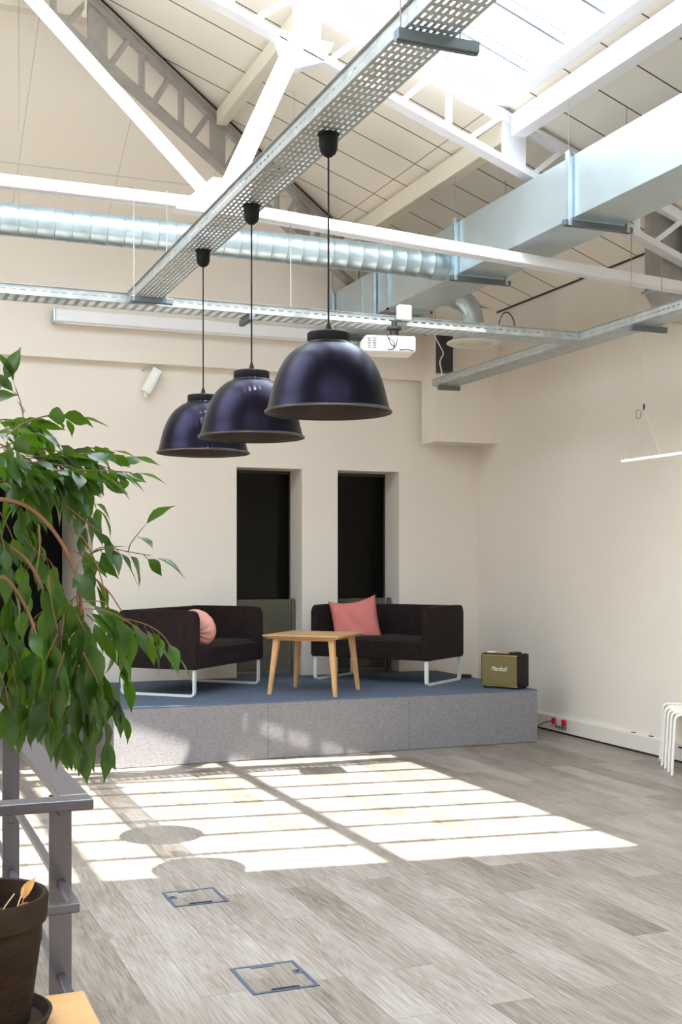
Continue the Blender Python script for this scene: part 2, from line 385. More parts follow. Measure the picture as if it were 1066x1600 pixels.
# windows
for n, (x0, x1) in ((1, W1), (2, W2)):
    t = bpy.data.objects.new('window_%d' % n, None); C.objects.link(t); t['kind'] = 'structure'
    t.location = ((x0+x1)/2, YB+0.35, 0); t.matrix_basis = Matrix.Translation(t.location)
    b = B(); f = 0.022; ya, yb = YB+0.345, YB+0.395
    box(b, (x0, ya, 0.0), (x0+f, yb, WT)); box(b, (x1-f*0.6, ya, 0), (x1, yb, WT)); box(b, (x0, ya, WT-0.03), (x1, yb, WT)); box(b, (x0, ya, 0.0), (x1, yb, 0.5))
    obj('window_frame', b, M['gap'], t)
    b = B(); box(b, (x0+f, YB+0.365, 0.5), (x1-f*.6, YB+0.372, WT-0.03)); obj('glass_pane', b, M['win_glass'], t)
    # glass guard in front of it
    g = thing('glass_guard', ('low glass guard with a steel post across the left tall dark window, by the table', 'low glass guard with a steel post across the right tall dark window, behind the sofa')[n-1], 'guard', ((x0+x1)/2, YB+0.19, 0.455))
    b = B(); box(b, (x0+0.004, YB+0.185, 0.47), (x1-0.05, YB+0.195, 1.195)); obj('glass_panel', b, M['guard_glass'], g)
    b = B(); box(b, (x1-0.045, YB+0.17, 0.455), (x1-0.015, YB+0.21, 1.20), 0.003); obj('post', b, M['guard_metal'], g)
    b = B(); box(b, (x0+0.004, YB+0.178, 0.455), (x1-0.05, YB+0.202, 0.49), 0.003); obj('clamp_rail', b, M['guard_metal'], g)
# near end wall
b = B()
box(b, (-XR, YN-T, 0), (XR, YN, 4.07))
poly(b, [(-XR, YN-T, 4.07), (XR, YN-T, 4.07), (0, YN-T, RZ)], (0, T, 0))
struct('wall_near', b, M['wall'])
# roof: side slopes with skylight openings
SKX = (0.30, 4.04)
SKYS = [(3.66, 7.18), (-3.9, -0.8)]  # second entry is an unseen opening added for light
def slope_piece(b, x0, x1, y0, y1, s=1):
    poly(b, [(s*x0, y0, roof_z(x0)), (s*x1, y0, roof_z(x1)), (s*x1, y1, roof_z(x1)), (s*x0, y1, roof_z(x0))], (0, 0, 0.10))
def side_roof(s):
    b = B()
    x0, x1 = SKX; far = 7.18
    slope_piece(b, 0, x0, YN-T, far, s); slope_piece(b, x1, XR+0.14, YN-T, far, s)
    ys = sorted(SKYS); prev = YN-T
    for (a, c) in ys:
        slope_piece(b, x0, x1, prev, a, s); prev = c
    # far part up to the hip
    P = [(0, far), (XR+0.14, far), (XR+0.14, hip_y(XR+0.14)), (0, hip_y(0))]
    poly(b, [(s*x, y, roof_z(x)) for x, y in P], (0, 0, 0.10))
    return struct('ceiling_right' if s > 0 else 'ceiling_left', b, M['roof_side'])
side_roof(1); side_roof(-1)
b = B(); P = [(0, hip_y(0)), (XR, hip_y(XR)), (-XR, hip_y(XR))]
poly(b, [(x, y, roof_z(x)) for x, y in P], (0, 0, 0.10)); struct('ceiling_back', b, M['roof_back'])
# dark hip joint strip between the slopes
b = B()
p, q = Vector((0.05, hip_y(0.05), roof_z(0.05))), Vector((XR-0.05, hip_y(XR-0.05), roof_z(XR-0.05)))
bar(b, p-Vector((0,0,0.012)), q-Vector((0,0,0.012)), 0.05, 0.03); struct('trim_2', b, M['gap'])

# skylights: left and near ones unseen, added for light; bars run down the slope
def skylight(n, s, y0, y1):
    t = bpy.data.objects.new('window_%d' % n, None); C.objects.link(t); t['kind'] = 'structure'
    t.location = (s*2.2, (y0+y1)/2, roof_z(2.2)); t.matrix_basis = Matrix.Translation(t.location)
    x0, x1 = SKX; k = max(1, round((y1-y0)/0.4425)); d = (y1-y0)/k
    for i in range(k+1):
        y = y0 + d*i
        b = B(); bar(b, (s*x0, y, roof_z(x0)+0.055), (s*x1, y, roof_z(x1)+0.055), 0.026, 0.06)
        bar(b, (s*x0, y, roof_z(x0)+0.095), (s*x1, y, roof_z(x1)+0.095), 0.036, 0.012)
        obj('glazing_bar', b, M['bar_steel'], t)
    for i in range(k):
        b = B(); y = y0+d*i
        poly(b, [(s*x0, y+.02, roof_z(x0)+0.082), (s*x1, y+.02, roof_z(x1)+0.082), (s*x1, y+d-.02, roof_z(x1)+0.082), (s*x0, y+d-.02, roof_z(x0)+0.082)], (0, 0, 0.005))
        obj('glass_pane', b, M['sky_glass'], t)
    b = B()
    for x in (x0, x1): bar(b, (s*x, y0, roof_z(x)+0.04), (s*x, y1, roof_z(x)+0.04), 0.03, 0.12)
    obj('curb', b, M['white_steel'], t)
    b = B(); bar(b, (s*(x1+0.055), y0, roof_z(x1+0.055)-0.008), (s*(x1+0.055), y1, roof_z(x1+0.055)-0.008), 0.15, 0.012); obj('curb_board', b, M['white_steel'], t)
    portal('skylight_portal', (s*(x0+x1)/2, (y0+y1)/2, roof_z((x0+x1)/2)+0.13), (0, s*math.atan(RP), 0), (x1-x0)*1.06, y1-y0)
n = 3
for s in (1, -1):
    for (a, c) in SKYS: skylight(n, s, a, c); n += 1
b = B(); box(b, (XR-0.02, YN, roof_z(XR)-0.004), (XR-0.002, 10.8, roof_z(XR)+0.006)); struct('trim_7', b, M['gap'])

# wall trunking along the foot of the right wall
b = B(); y0, y1 = YN, 10.84
poly(b, [(5.86, y0, 0.018), (XR, y0, 0.018), (XR, y0, 0.152), (5.868, y0, 0.152), (5.86, y0, 0.144)], (0, y1-y0, 0)); struct('trim_3', b, M['trunk'])
b = B(); box(b, (5.872, y0, 0.0), (XR, y1, 0.018)); struct('toe_gap_shade', b, M['gap'])  # dark strip painting the shade of the toe gap under the trunking
b = B(); box(b, (5.8585, 7.53, 0.02), (5.8605, 7.533, 0.144)); struct('trim_4', b, M['grey_steel'])

# platform (stage): carpet top and felt front
PX0, PX1, PY0, PH = 1.73, 5.41, 8.90, 0.455
t = thing('stage_platform', 'low stage clad in grey felt with a slate blue carpet top, under the two sofas', 'stage', (3.5, 9.9, 0))
b = B(); box(b, (PX0+.004, PY0+.004, 0), (PX1-.004, YB, PH-0.012)); obj('plinth', b, M['felt'], t)
for (x0, x1) in ((PX0, 2.95), (2.952, 4.18), (4.182, PX1)):
    b = B(); box(b, (x0, PY0-0.006, 0.004), (x1, PY0+0.004, PH-0.002), 0.002); obj('front_panel', b, M['felt'], t)
b = B(); box(b, (PX0-0.004, PY0-0.008, PH-0.012), (PX1, YB, PH), 0.004); 
obj('carpet', b, M['carpet'], t)
for k, (x0, x1) in enumerate((W1, W2)):
    b = B(); box(b, (x0+.002, YB+.0005, 0.0), (x1-.002, YB+0.345, PH-0.001)); struct('trim_%d' % (5+k), b, M['carpet'])

# ------------------------------------------------------------------ roof steel
def lattice(name, label, pf, x_nodes, mm, dmem=0.035, depth=0.33, per=None, w=0.06, cat='rafter', off=0.03):
    """pf(x) gives the point on the roof underside above the rafter axis"""
    t = thing(name, label, cat, tuple(pf(x_nodes[0])))
    xa, xb = x_nodes[0], x_nodes[-1]
    dn = lambda x, d: pf(x) - Vector((0, 0, d))
    hd = (pf(xb)-pf(xa)).normalized()
    b = B(); bar(b, dn(xa, 0.03+off), dn(xb, 0.03+off), w, 0.06); 
    bar(b, dn(xa, 0.006+off), dn(xb, 0.006+off), w+0.05, 0.012); obj('top_chord', b, mm, t)
    b = B(); bar(b, dn(xa, depth), dn(xb, depth), w, 0.05); bar(b, dn(xa, depth+0.028), dn(xb, depth+0.028), w+0.04, 0.010); obj('bottom_chord', b, mm, t)
    for i in range(len(x_nodes)-1):
        a, c = x_nodes[i], x_nodes[i+1]; L = c-a
        f = lambda k: a + L*k
        for (k0, d0, k1, d1) in ((0.09, depth, 0.25, 0.07), (0.34, depth, 0.34, 0.07), (0.43, depth, 0.58, 0.07), (0.67, depth, 0.67, 0.07), (0.76, depth, 0.93, 0.07)):
            b = B(); bar(b, dn(f(k0), d0), dn(f(k1), d1), dmem, dmem, up=(hd.y, -hd.x, 0.01)); obj('web_member', b, mm, t)
    for x in x_nodes[:]:
        b = B(); p = pf(x); h = hd.copy(); h.z = 0; h.normalize()
        s = Vector((-h.y, h.x, 0))
        hw = 0.10
        q = [dn(x-hw*hd.x, 0.02+off) , dn(x+hw*hd.x, 0.02+off), dn(x+hw*hd.x, depth+0.01), dn(x-hw*hd.x, depth+0.01)]
        poly(b, [v - s*0.006 for v in q], s*0.012); obj('splice_plate', b, mm, t)
    return t
YT = 7.22
PUR = [1.12, 2.66, 4.20, 5.74]
pf = lambda x: Vector((x, YT, roof_z(x)))
def truss(s, label):
    pfs = lambda x: Vector((s*x, YT, roof_z(x)))
    t = lattice('roof_truss', label, pfs, [0.05] + PUR, M['white_steel'], depth=0.36, cat='truss')
    Y = YT
    g = Vector((s*2.075, Y, 3.795)); foot = Vector((s*5.88, Y, 3.58)); apex = Vector((s*0.15, Y, 5.65)); st = Vector((s*2.60, Y, 4.90))
    # the straight tie rod shown crossing to the other gusset
    b = B()
    for dy in (-0.028, 0.028): bar(b, g+Vector((0, dy, 0)), foot+Vector((0, dy, 0)), 0.045, 0.065)
    bar(b, g+Vector((0,0,.033)), foot+Vector((0,0,.033)), 0.10, 0.008); obj('tie_member', b, M['white_steel'], t)
    b = B(); 
    for dy in (-0.025, 0.025): bar(b, g+Vector((0, dy, 0)), apex+Vector((0, dy, 0)), 0.035, 0.055)
    obj('tie_member', b, M['white_steel'], t)
    b = B(); 
    for dy in (-0.045, 0.045): bar(b, g+Vector((0, dy, 0)), st+Vector((0, dy, 0.06)), 0.012, 0.11)
    bar(b, g, st+Vector((0,0,.06)), 0.085, 0.02); obj('strut', b, M['white_steel'], t)
    b = B(); poly(b, [g+Vector((-0.30*s, -0.055, -0.05)), g+Vector((-0.06*s, -0.055, 0.17)), g+Vector((0.20*s, -0.055, 0.17)), g+Vector((0.16*s, -0.055, -0.06))], (0, 0.11, 0)); obj('gusset_plate', b, M['white_steel'], t)
    b = B(); a = pfs(2.66) - Vector((0,0,0.40)); poly(b, [a+Vector((-0.22*s, -0.05, 0.13)), a+Vector((0.17*s, -0.05, 0.10)), a+Vector((0.10*s, -0.05, -0.03)), a+Vector((-0.08*s, -0.05, -0.10)), a+Vector((-0.18*s, -0.05, 0.0))], (0, 0.10, 0)); obj('gusset_plate', b, M['white_steel'], t)
    # lower end of the rafter down to the wall
    b = B(); a, c = PUR[-1], XR-0.01
    bar(b, pfs(a)-Vector((0,0,0.06)), pfs(c)-Vector((0,0,0.06)), 0.06, 0.06); obj('rafter_end', b, M['white_steel'], t)
    if s > 0:
        b = B(); g2 = Vector((-2.075, Y, 3.795))
        for dy in (-0.028, 0.028): bar(b, g2+Vector((0, dy, 0)), g+Vector((0, dy, 0)), 0.04, 0.06)
        bar(b, g2+Vector((0,0,.033)), g+Vector((0,0,.033)), 0.10, 0.008); obj('tie_member', b, M['white_steel'], t)
    return t
truss(1, 'white steel roof truss with lattice rafter, strut and tie bars above the pendant lamps')
truss(-1, 'left half of the white steel roof truss on the far roof slope')
# hip rafters
hipf = lambda x: Vector((x, hip_y(x)-0.0, roof_z(x)))
lattice('hip_rafter', 'grey lattice hip rafter running down to the back right corner', hipf, [0.5, 1.55, 2.66, 3.65, 4.75], M['grey_steel'], depth=0.42, w=0.05, off=0.05)
b = B(); bar(b, hipf(4.75)-Vector((0,0,.42)), (5.5, 10.60, 3.72), 0.05, 0.06); 
tag(obj('rafter_tie', b, M['grey_steel'], smooth=False), 'grey steel end bar of the hip rafter by the dark corner shoe', 'beam')
b = B(); box(b, (5.20, 10.33, 3.42), (5.33, 10.449, 3.80), 0.004)
tag(obj('rafter_shoe', b, M['dark_steel']), 'dark steel wall shoe under the round ceiling vent at the back corner', 'bracket')

# purlins of one paint: light put in as white, shade beyond truss as cream
def purlin(x, y0, y1, m, label, dz=0.10, w=0.11, h=0.15):
    b = B(); z = roof_z(x)-dz
    box(b, (x-w/2, y0, z-h/2), (x+w/2, y1, z+h/2), 0.006)
    o = obj('purlin', b, m, None, world=(x, (y0+y1)/2, z-h/2)); tag(o, label, 'beam'); return o
purlin(4.20, YN+0.01, YT-0.06, M['white_steel'], 'thick white roof beam along the lower edge of the skylight')
purlin(4.20, YT+0.06, hip_y(4.2)-0.12, M['cream_and_shade'], 'roof beam in a shaded cream tone continuing the skylight beam towards the back, above the steel duct')
purlin(2.66, YN+0.01, YT-0.06, M['white_steel'], 'white roof beam crossing the middle of the skylight')
purlin(2.66, YT+0.06, hip_y(2.66)-0.12, M['cream_and_shade'], 'short roof beam in a shaded cream tone between the white strut and the grey lattice hip rafter', w=0.085, h=0.12)
purlin(1.12, YN+0.01, YT-0.06, M['white_steel'], 'white roof beam high on the skylight')
b = B(); yy = hip_y(1.5)-0.0; box(b, (-1.4, yy-0.06, 5.62-0.19), (1.46, yy+0.05, 5.62-0.05), .005)
tag(obj('purlin', b, M['cream_and_shade'], None, world=(0, yy, 5.5)), 'cream beam at the top left, ending at the upper plate of the grey hip rafter', 'beam')

# ------------------------------------------------------------------ ducts
DX0, DX1, DZ0, DZ1 = 4.20, 4.60, 3.76, 4.16
t = thing('rectangular_duct', 'large rectangular galvanised air duct running under the right roof slope', 'duct', (4.4, 5, DZ0))
secs = [(YN+0.4, 1.2), (1.2, 3.0), (3.0, 4.75), (4.75, 6.49), (6.49, 8.07), (8.07, 9.35), (9.35, 10.70)]
for a, c in secs:
    b = B(); box(b, (DX0, a+0.002, DZ0), (DX1, c-0.002, DZ1), 0.004); obj('duct_section', b, M['galv_duct'], t)
for a, c in secs[1:]:
    b = B()
    for (p, q) in (((DX0-.018, a-.012, DZ0-.018), (DX1+.018, a+.012, DZ0)), ((DX0-.018, a-.012, DZ1), (DX1+.018, a+.012, DZ1+.018)),
                   ((DX0-.018, a-.012, DZ0-.018), (DX0, a+.012, DZ1+.018)), ((DX1, a-.012, DZ0-.018), (DX1+.018, a+.012, DZ1+.018))): box(b, p, q)
    obj('flange', b, M['galv'], t)
for y in (6.49, 8.07, 9.62, 10.62):
    b = B(); box(b, (DX0-0.06, y-0.02, DZ0-0.05), (DX1+0.06, y+0.02, DZ0-0.012), 0.003); obj('support_channel', b, M['bracket'], t)
    for x in (DX0-0.022, DX1+0.022):
        b = B(); box(b, (x-0.012, y-0.022, DZ0-0.05), (x+0.012, y+0.022, DZ1+0.03), 0.002); obj('side_strap', b, M['galv'], t)
        b = B(); tube(b, [(x, y, DZ1+0.03), (x, y, roof_z(x))], 0.0025, 6); obj('hanger_rod', b, M['rod'], t)
b = B(); box(b, (DX0-0.005, 9.93, DZ0), (DX0-0.0, 9.96, DZ1)); obj('seam_strip', b, M['galv'], t)

# spiral duct into its side
t = thing('spiral_duct', 'round spiral galvanised duct running across the room into the rectangular duct', 'duct', (0, 8.07, 3.87))
prof = []; x = -5.88
b = B(); pts = []; rad = []
while x < DX0:
    for dx, r in ((0, 0.110), (0.105, 0.110), (0.112, 0.1145), (0.119, 0.110)):
        pts.append((x+dx, 8.30, 3.885)); rad.append(r)
    x += 0.12
tube(b, pts[:-2], 0.11, 32, False, rad[:-2]); obj('duct_tube', b, M['galv'], t, smooth=True)
b = B(); tube(b, [(DX0-0.12, 8.30, 3.885), (DX0-0.002, 8.30, 3.885)], 0.122, 32); obj('collar', b, M['galv'], t, smooth=True)
for x in (0.98, 3.0):
    b = B(); tube(b, [(x, 8.42, 3.87+0.0), (x, 8.42, roof_z(x))], 0.0018, 6); 
    obj('hanger_wire', b, M['rod'], t)

# flexible elbow to the round ceiling vent
cx, cy = 4.97, 9.25
t = thing('duct_elbow', 'segmented galvanised duct elbow dropping from the rectangular duct to the round vent', 'duct', (cx, cy, 3.6))
b = B(); path = []; n = 8; R = 0.26
for k in range(n+1):
    a = PI/2*k/n; path.append((cx-R+R*math.sin(a), cy, 3.64+R*math.cos(a)))
path = [(DX1+0.002, cy, 3.90)] + path + [(cx, cy, 3.60)]
rad = [0.10]*len(path)
tube(b, path, 0.10, 28, True, rad); obj('elbow_tube', b, M['galv'], t, smooth=True)
for k in range(1, len(path)-1, 2):
    b = B(); p, q = Vector(path[k]), Vector(path[k+1]); d = (q-p).normalized()*0.008; tube(b, [p-d, p+d], 0.104, 28); obj('seam_ring', b, M['galv'], t, smooth=True)
t = thing('round_ceiling_vent', 'round cream air diffuser hanging under the segmented duct elbow', 'vent', (cx, cy, 3.44))
b = B(); lathe(b, [(0.10, 3.60), (0.11, 3.56), (0.225, 3.50), (0.235, 3.49), (0.225, 3.482), (0.16, 3.485), (0.155, 3.50), (0.10, 3.50), (0.095, 3.482), (0.05, 3.49), (0, 3.49)], (cx, cy, 0), 48); obj('diffuser_dish', b, M['white_plastic'], t, smooth=True)
b = B(); lathe(b, [(0.16, 3.486), (0.155, 3.478), (0.11, 3.482), (0.105, 3.488)], (cx, cy, 0), 48); obj('inner_ring', b, M['cream_and_shade'], t, smooth=True)
b = B(); lathe(b, [(0.0, 3.475), (0.07, 3.478), (0.075, 3.486), (0.0, 3.488)], (cx, cy, 0), 32); obj('centre_cone', b, M['cream_and_shade'], t, smooth=True)

# air box on the right wall
t = thing('wall_plenum_box', 'grey sheet metal plenum box on the right wall under the eave', 'duct', (5.7, 7.4, 3.6))
b = B(); poly(b, [(5.52, 7.30, 3.62), (5.895, 7.30, 3.62), (5.895, 7.30, roof_z(5.9)-.01), (5.52, 7.30, roof_z(5.52)-.01)], (0, 0.22, 0)); obj('box_body', b, M['grey_steel'], t)
b = B(); poly(b, [(5.52, 7.28, 3.60), (5.895, 7.28, 3.60), (5.895, 7.28, 3.40), (5.78, 7.28, 3.40), (5.62, 7.28, 3.46)], (0, 0.24, 0)); obj('bottom_hopper', b, M['grey_steel'], t)
b = B(); box(b, (5.50, 7.27, 3.60), (5.895, 7.54, 3.622), 0.003); obj('flange', b, M['galv'], t)

# ------------------------------------------------------------------ perforated cable trays
def tray_mesh(L, W, H, pitch_l, slot_l, rows, slot_w, side_rows=True):
    """tray along +Y from 0 to L, centred on X, bottom at z=0, flanges of height H; real slots"""
    b = B()
    def sheet(P, us, vs, hole):                   # P(u,v)->point
        V = {}
        def vert(i, j):
            if (i, j) not in V: V[(i, j)] = b.verts.new(P(us[i], vs[j]))
            return V[(i, j)]
        for i in range(len(us)-1):
            for j in range(len(vs)-1):
                if hole(i, j): continue
                b.faces.new((vert(i, j), vert(i+1, j), vert(i+1, j+1), vert(i, j+1)))
    n = int(L/pitch_l); vs = [0.0]
    for k in range(n):
        vs += [k*pitch_l + (pitch_l-slot_l)/2, k*pitch_l + (pitch_l+slot_l)/2]
    vs.append(L)
    us = [-W/2]; m = (W-0.012)/rows
    for k in range(rows):
        c = -W/2+0.006+m*(k+0.5); us += [c-slot_w/2, c+slot_w/2]
    us.append(W/2)
    sheet(lambda u, v: (u, v, 0), us, vs, lambda i, j: i % 2 == 1 and j % 2 == 1)
    hs = [0, H*0.42, H*0.42+0.008, H]
    for sx in (-1, 1):
        sheet(lambda u, v: (sx*W/2, v, u), hs, vs, lambda i, j: i == 1 and j % 2 == 1)
        sheet(lambda u, v: (sx*(W/2+u), v, H), [0, 0.010], [0, L], lambda i, j: False)
    bmesh.ops.remove_doubles(b, verts=b.verts, dist=1e-5)
    r = bmesh.ops.solidify(b, geom=list(b.faces), thickness=0.0014)
    return b
def cable_tray(label, loc, rz, L, W, H, brackets, rows, pl=0.05, sl=0.03, sw=0.008):
    t = thing('cable_tray', label, 'cable tray', loc, rz)
    b = tray_mesh(L, W, H, pl, sl, rows, sw)
    b.transform(t.matrix_basis); obj('perforated_channel', b, M['tray'], t)
    X = Matrix.Translation(Vector(loc)) @ Matrix.Rotation(rz, 4, 'Z')
    for (y, ztops, ext) in brackets:
        b = B(); hw = W/2
        box(b, (-hw-ext[0], y-0.018, -0.044), (hw+ext[1], y+0.018, -0.010), 0.002); box(b, (-hw-ext[0], y-0.006, -0.048), (hw+ext[1], y+0.006, -0.043))
        b.transform(X); obj('support_bracket', b, M['bracket'], t)
        for sx, zt in zip((-1, 1), ztops):
            if zt is None: continue
            b = B(); xx = sx*(hw+0.015)
            tube(b, [(xx, y, -0.05), (xx, y, zt-loc[2])], 0.0028, 6); b.transform(X); obj('hanger_rod', b, M['rod'], t)
    return t
TZ = 3.157
TX0, TX1 = 1.50, 1.67; TXC = (TX0+TX1)/2
t = cable_tray('perforated grey cable tray running towards the camera, carrying the three pendant lamps', (TXC, 0.8, TZ), 0, 7.24-0.8, TX1-TX0, 0.058,
           [(7.02-0.8, (3.80, 3.80), (0.03, 0.05)), (3.22-0.8, (roof_z(TX0), roof_z(TX1)), (0.03, 0.075)), (1.4-0.8, (roof_z(TX0), roof_z(TX1)), (0.03, 0.05))], 7, 0.048, 0.029, 0.0085)
CZ = 3.15
t = cable_tray('long perforated cable tray crossing the room under the spiral duct', (4.74, 7.34, CZ), PI/2, 10.5, 0.20, 0.058,
           [(2.45, (None, None), (0.02, 0.02)), (7.0, (None, None), (0.02, 0.02))], 7, 0.06, 0.034, 0.010)
t = cable_tray('perforated cable tray running along the right wall', (4.86, 1.5, 3.15), 0, 9.62-1.5, 0.215, 0.058,
           [(6.60-1.5, (DZ0-0.0, 3.62), (0.02, 0.05)), (9.5-1.5, (None, None), (0, 0))], 8, 0.05, 0.03, 0.009)

# little junction boxes on the trays and the cable loop
b = B(); box(b, (3.30, 7.17, CZ+0.03), (3.39, 7.225, CZ+0.125), 0.006); tag(obj('junction_box', b, M['white_plastic']), 'white junction box on the cross tray above the projector', 'junction box')
b = B(); box(b, (4.80, 9.55, CZ+0.002), (4.87, 9.60, CZ+0.10), 0.005); tag(obj('junction_box', b, M['white_plastic']), 'small cream junction box at the far end of the right cable tray', 'junction box')
b = B(); pts = [(4.15, 7.34, CZ+0.01)]
for k in range(15):
    a = PI*1.05*k/14; pts.append((4.22-0.07*math.cos(a), 7.34+0.02*k/14, CZ+0.06+0.12*math.sin(a)))
pts.append((4.25, 7.36, CZ+0.01)); tube(b, pts, 0.005, 8); tag(obj('cable_loop', b, M['black'], smooth=True), 'black cable looping up out of the cross tray', 'cable')
b = B(); pts = [(4.83, 9.57, CZ+0.10), (4.80, 9.57, CZ+0.22), (4.86, 9.6, CZ+0.30), (4.78, 9.62, CZ+0.45), (4.72, 9.55, DZ0+0.1), (4.61, 9.5, DZ0+0.15)]
tube(b, fillet(pts, 0.03), 0.005, 6); tag(obj('cable', b, M['white_plastic'], smooth=True), 'thin pale cable rising from the junction box to the duct', 'cable')

# ------------------------------------------------------------------ pendant lamps
def lamp_proto(loc, label):
    t = thing('pendant_lamp', label, 'lamp', loc, 0, 'dark dome pendant lamps in a row')
    x, y, z = loc                                 # z = rim height
    R = 0.2325
    prof = []
    H = 0.262
    marks = [(1.0, 0.0), (0.955, 0.15), (0.915, 0.30), (0.86, 0.46), (0.78, 0.62), (0.66, 0.78), (0.50, 0.90), (0.38, 0.955)]
    sm = smooth_path([(a_, b_, 0) for a_, b_ in marks], 4)
    prof = [(R*p.x, 0.268*p.y) for p in sm]
    outer = [(R+0.006, 0.0), (R+0.006, 0.006), (R, 0.010)] + prof[1:] + [(0.086, prof[-1][1]+0.004)]
    inner = [(r-0.003, max(zz-0.003, 0.0)) for r, zz in outer[::-1]]
    b = B(); lathe(b, [(0.0, outer[-1][1]+0.002)] + outer[::-1], (x, y, z), 64); sh_ = obj('shade', b, M['lamp'], t, smooth=True)
    b = B(); lathe(b, [(0, inner[0][1]-0.004)] + inner[:-2] + [(R+0.003, 0.0005)], (x, y, z), 64); obj('shade_lining', b, M['lamp_in'], t, smooth=True)
    zt = z+outer[-1][1]
    b = B(); lathe(b, [(0, zt-z), (0.078, zt-z), (0.080, zt-z+0.003), (0.080, zt-z+0.034), (0.076, zt-z+0.038), (0, zt-z+0.038)], (x, y, z), 48); obj('collar', b, M['lamp_black'], t, smooth=True)
    b = B(); q = zt-z+0.038; lathe(b, [(0, q), (0.028, q), (0.028, q+0.006), (0.012, q+0.012), (0.010, q+0.022), (0.005, q+0.038), (0, q+0.038)], (x, y, z), 24); obj('cord_grip', b, M['lamp_black'], t, smooth=True)
    b = B(); lathe(b, [(R+0.001, -0.001), (R+0.0065, -0.001), (R+0.0070, 0.002), (R+0.0063, 0.005)], (x, y, z), 64); obj('rim', b, M['rim'], sh_, smooth=True)
    top = TZ-0.004
    b = B(); tube(b, [(x, y, z+q+0.03), (x, y, top-0.07)], 0.0036, 8); obj('cord', b, M['lamp_black'], t, smooth=True)
    b = B(); lathe(b, [(0, -0.085), (0.012, -0.085), (0.028, -0.072), (0.034, -0.055), (0.037, -0.008), (0.042, -0.004), (0.042, 0), (0, 0)], (x, y, top), 32); obj('ceiling_cup', b, M['lamp_black'], t, smooth=True)
    b = B(); lathe(b, [(0, 0.06), (0.022, 0.065), (0.03, 0.10), (0.03, 0.20), (0.02, 0.235), (0, 0.235)], (x, y, z), 24); obj('lamp_socket', b, M['lamp_black'], t, smooth=True)
    return t
LX = 1.604; LZ = 2.112
l1 = lamp_proto((LX, 4.12, LZ), 'dark dome pendant lamp nearest the camera, lowest and largest in the picture')
for y, lab in ((5.07, 'middle dark dome pendant lamp of the row of three'), (5.89, 'farthest dark dome pendant lamp, at the left end of the row of three')):
    c = copy_tree(l1); c.location = (LX, y, LZ); c['label'] = lab

# ------------------------------------------------------------------ projector, screen, lights, sign
t = thing('projector', 'white ceiling projector hanging under the cross tray, lens to the back wall', 'projector', (3.225, 7.20, 2.995), math.radians(-14))
X = t.matrix_basis
b = B(); box(b, (-0.17, -0.12, -0.055), (0.17, 0.12, 0.05), 0.015); b.transform(X); obj('body', b, M['white_plastic'], t)
b = B()
for k in range(7):
    for j in range(2): box(b, (-0.155+j*0.035, -0.1215, -0.035+k*0.011), (-0.13+j*0.035, -0.1195, -0.030+k*0.011))
b.transform(X); obj('vent_slots', b, M['black'], t)
b = B(); lathe(b, [(0, 0), (0.035, 0), (0.035, 0.02), (0.028, 0.02), (0.026, 0.012), (0, 0.012)], (0, 0, 0), 24); b.transform(X @ Matrix.Translation((0.08, 0.12, 0.0)) @ Matrix.Rotation(-PI/2, 4, 'X')); obj('lens', b, M['lens'], t, smooth=True)
b = B(); lathe(b, [(0, 0), (0.075, 0), (0.075, 0.012), (0.03, 0.02), (0.028, 0.055), (0.05, 0.060), (0.05, 0.075), (0, 0.075)], (0.05, 0.02, 0.055), 28); box(b, (-0.03, -0.02, 0.066), (0.16, 0.05, 0.074)); b.transform(X); obj('ceiling_mount', b, M['black'], t, smooth=True)
b = B(); tube(b, [(0.05, 0.02, 0.12), (0.05, 0.02, 0.175)], 0.02, 12); b.transform(X); obj('mount_pole', b, M['black'], t)
for pts in ([(-0.02, -0.122, 0.05), (0.0, -0.13, -0.01), (0.03, -0.13, -0.03), (0.05, -0.125, 0.05)], [(-0.04, -0.122, 0.06), (0.02, -0.14, 0.0), (0.02, -0.135, -0.04), (-0.02, -0.125, -0.045)],
            [(0.06, -0.122, -0.045), (0.10, -0.13, -0.04), (0.15, -0.128, -0.048)]):
    b = B(); tube(b, fillet(pts, 0.01), 0.003, 6); b.transform(X); obj('cable', b, M['black'], t)

t = thing('projector_screen', 'retracted projector screen in a long white case on the upper back wall', 'screen', (2.98, 10.68, 3.75))
b = B(); box(b, (1.55, 10.63, 3.69), (4.44, 10.765, 3.80), 0.012); obj('case', b, M['white_steel'], t)
for x in (1.535, 4.43):
    b = B(); box(b, (x, 10.625, 3.685), (x+0.022, 10.768, 3.805), 0.006); obj('end_cap', b, M['galv'], t)
b = B(); box(b, (1.62, 10.655, 3.678), (4.36, 10.685, 3.692), 0.003); obj('bottom_bar', b, M['white_plastic'], t)

t = thing('emergency_light', 'tilted white emergency light on the back wall under the soffit', 'light', at(236, 600, 10.6))
c = at(244, 590, 10.75); c.y = 10.80
ux = Vector((0.9, 0, 0.43)).normalized(); 
ang = math.radians(28)
ax, az = Vector((math.cos(ang), 0, -math.sin(ang)*1)), Vector((math.sin(ang), 0, math.cos(ang)))
b = B(); obox(b, c, ax, Vector((0,1,0)), az, (0.045, 0.035, 0.125), 0.008); hs_ = obj('housing', b, M['white_plastic'], t)
b = B(); obox(b, c+Vector((0,-0.037,0)), ax, Vector((0,1,0)), az, (0.022, 0.004, 0.09), 0.003); obj('lens_strip', b, M['sign_white'], hs_)
b = B(); tube(b, [c+az*0.12, c+Vector((-0.05, 0.03, 0.12)), c+Vector((-0.07, 0.065, 0.10))], 0.006, 8); obj('wall_bracket', b, M['grey_steel'], t)
b = B(); box(b, c-az*0.15+Vector((0.0, -0.02, -0.03)), c-az*0.15+Vector((0.03, 0.02, 0.02)), 0.003); obj('test_button', b, M['cream_and_shade'], t)

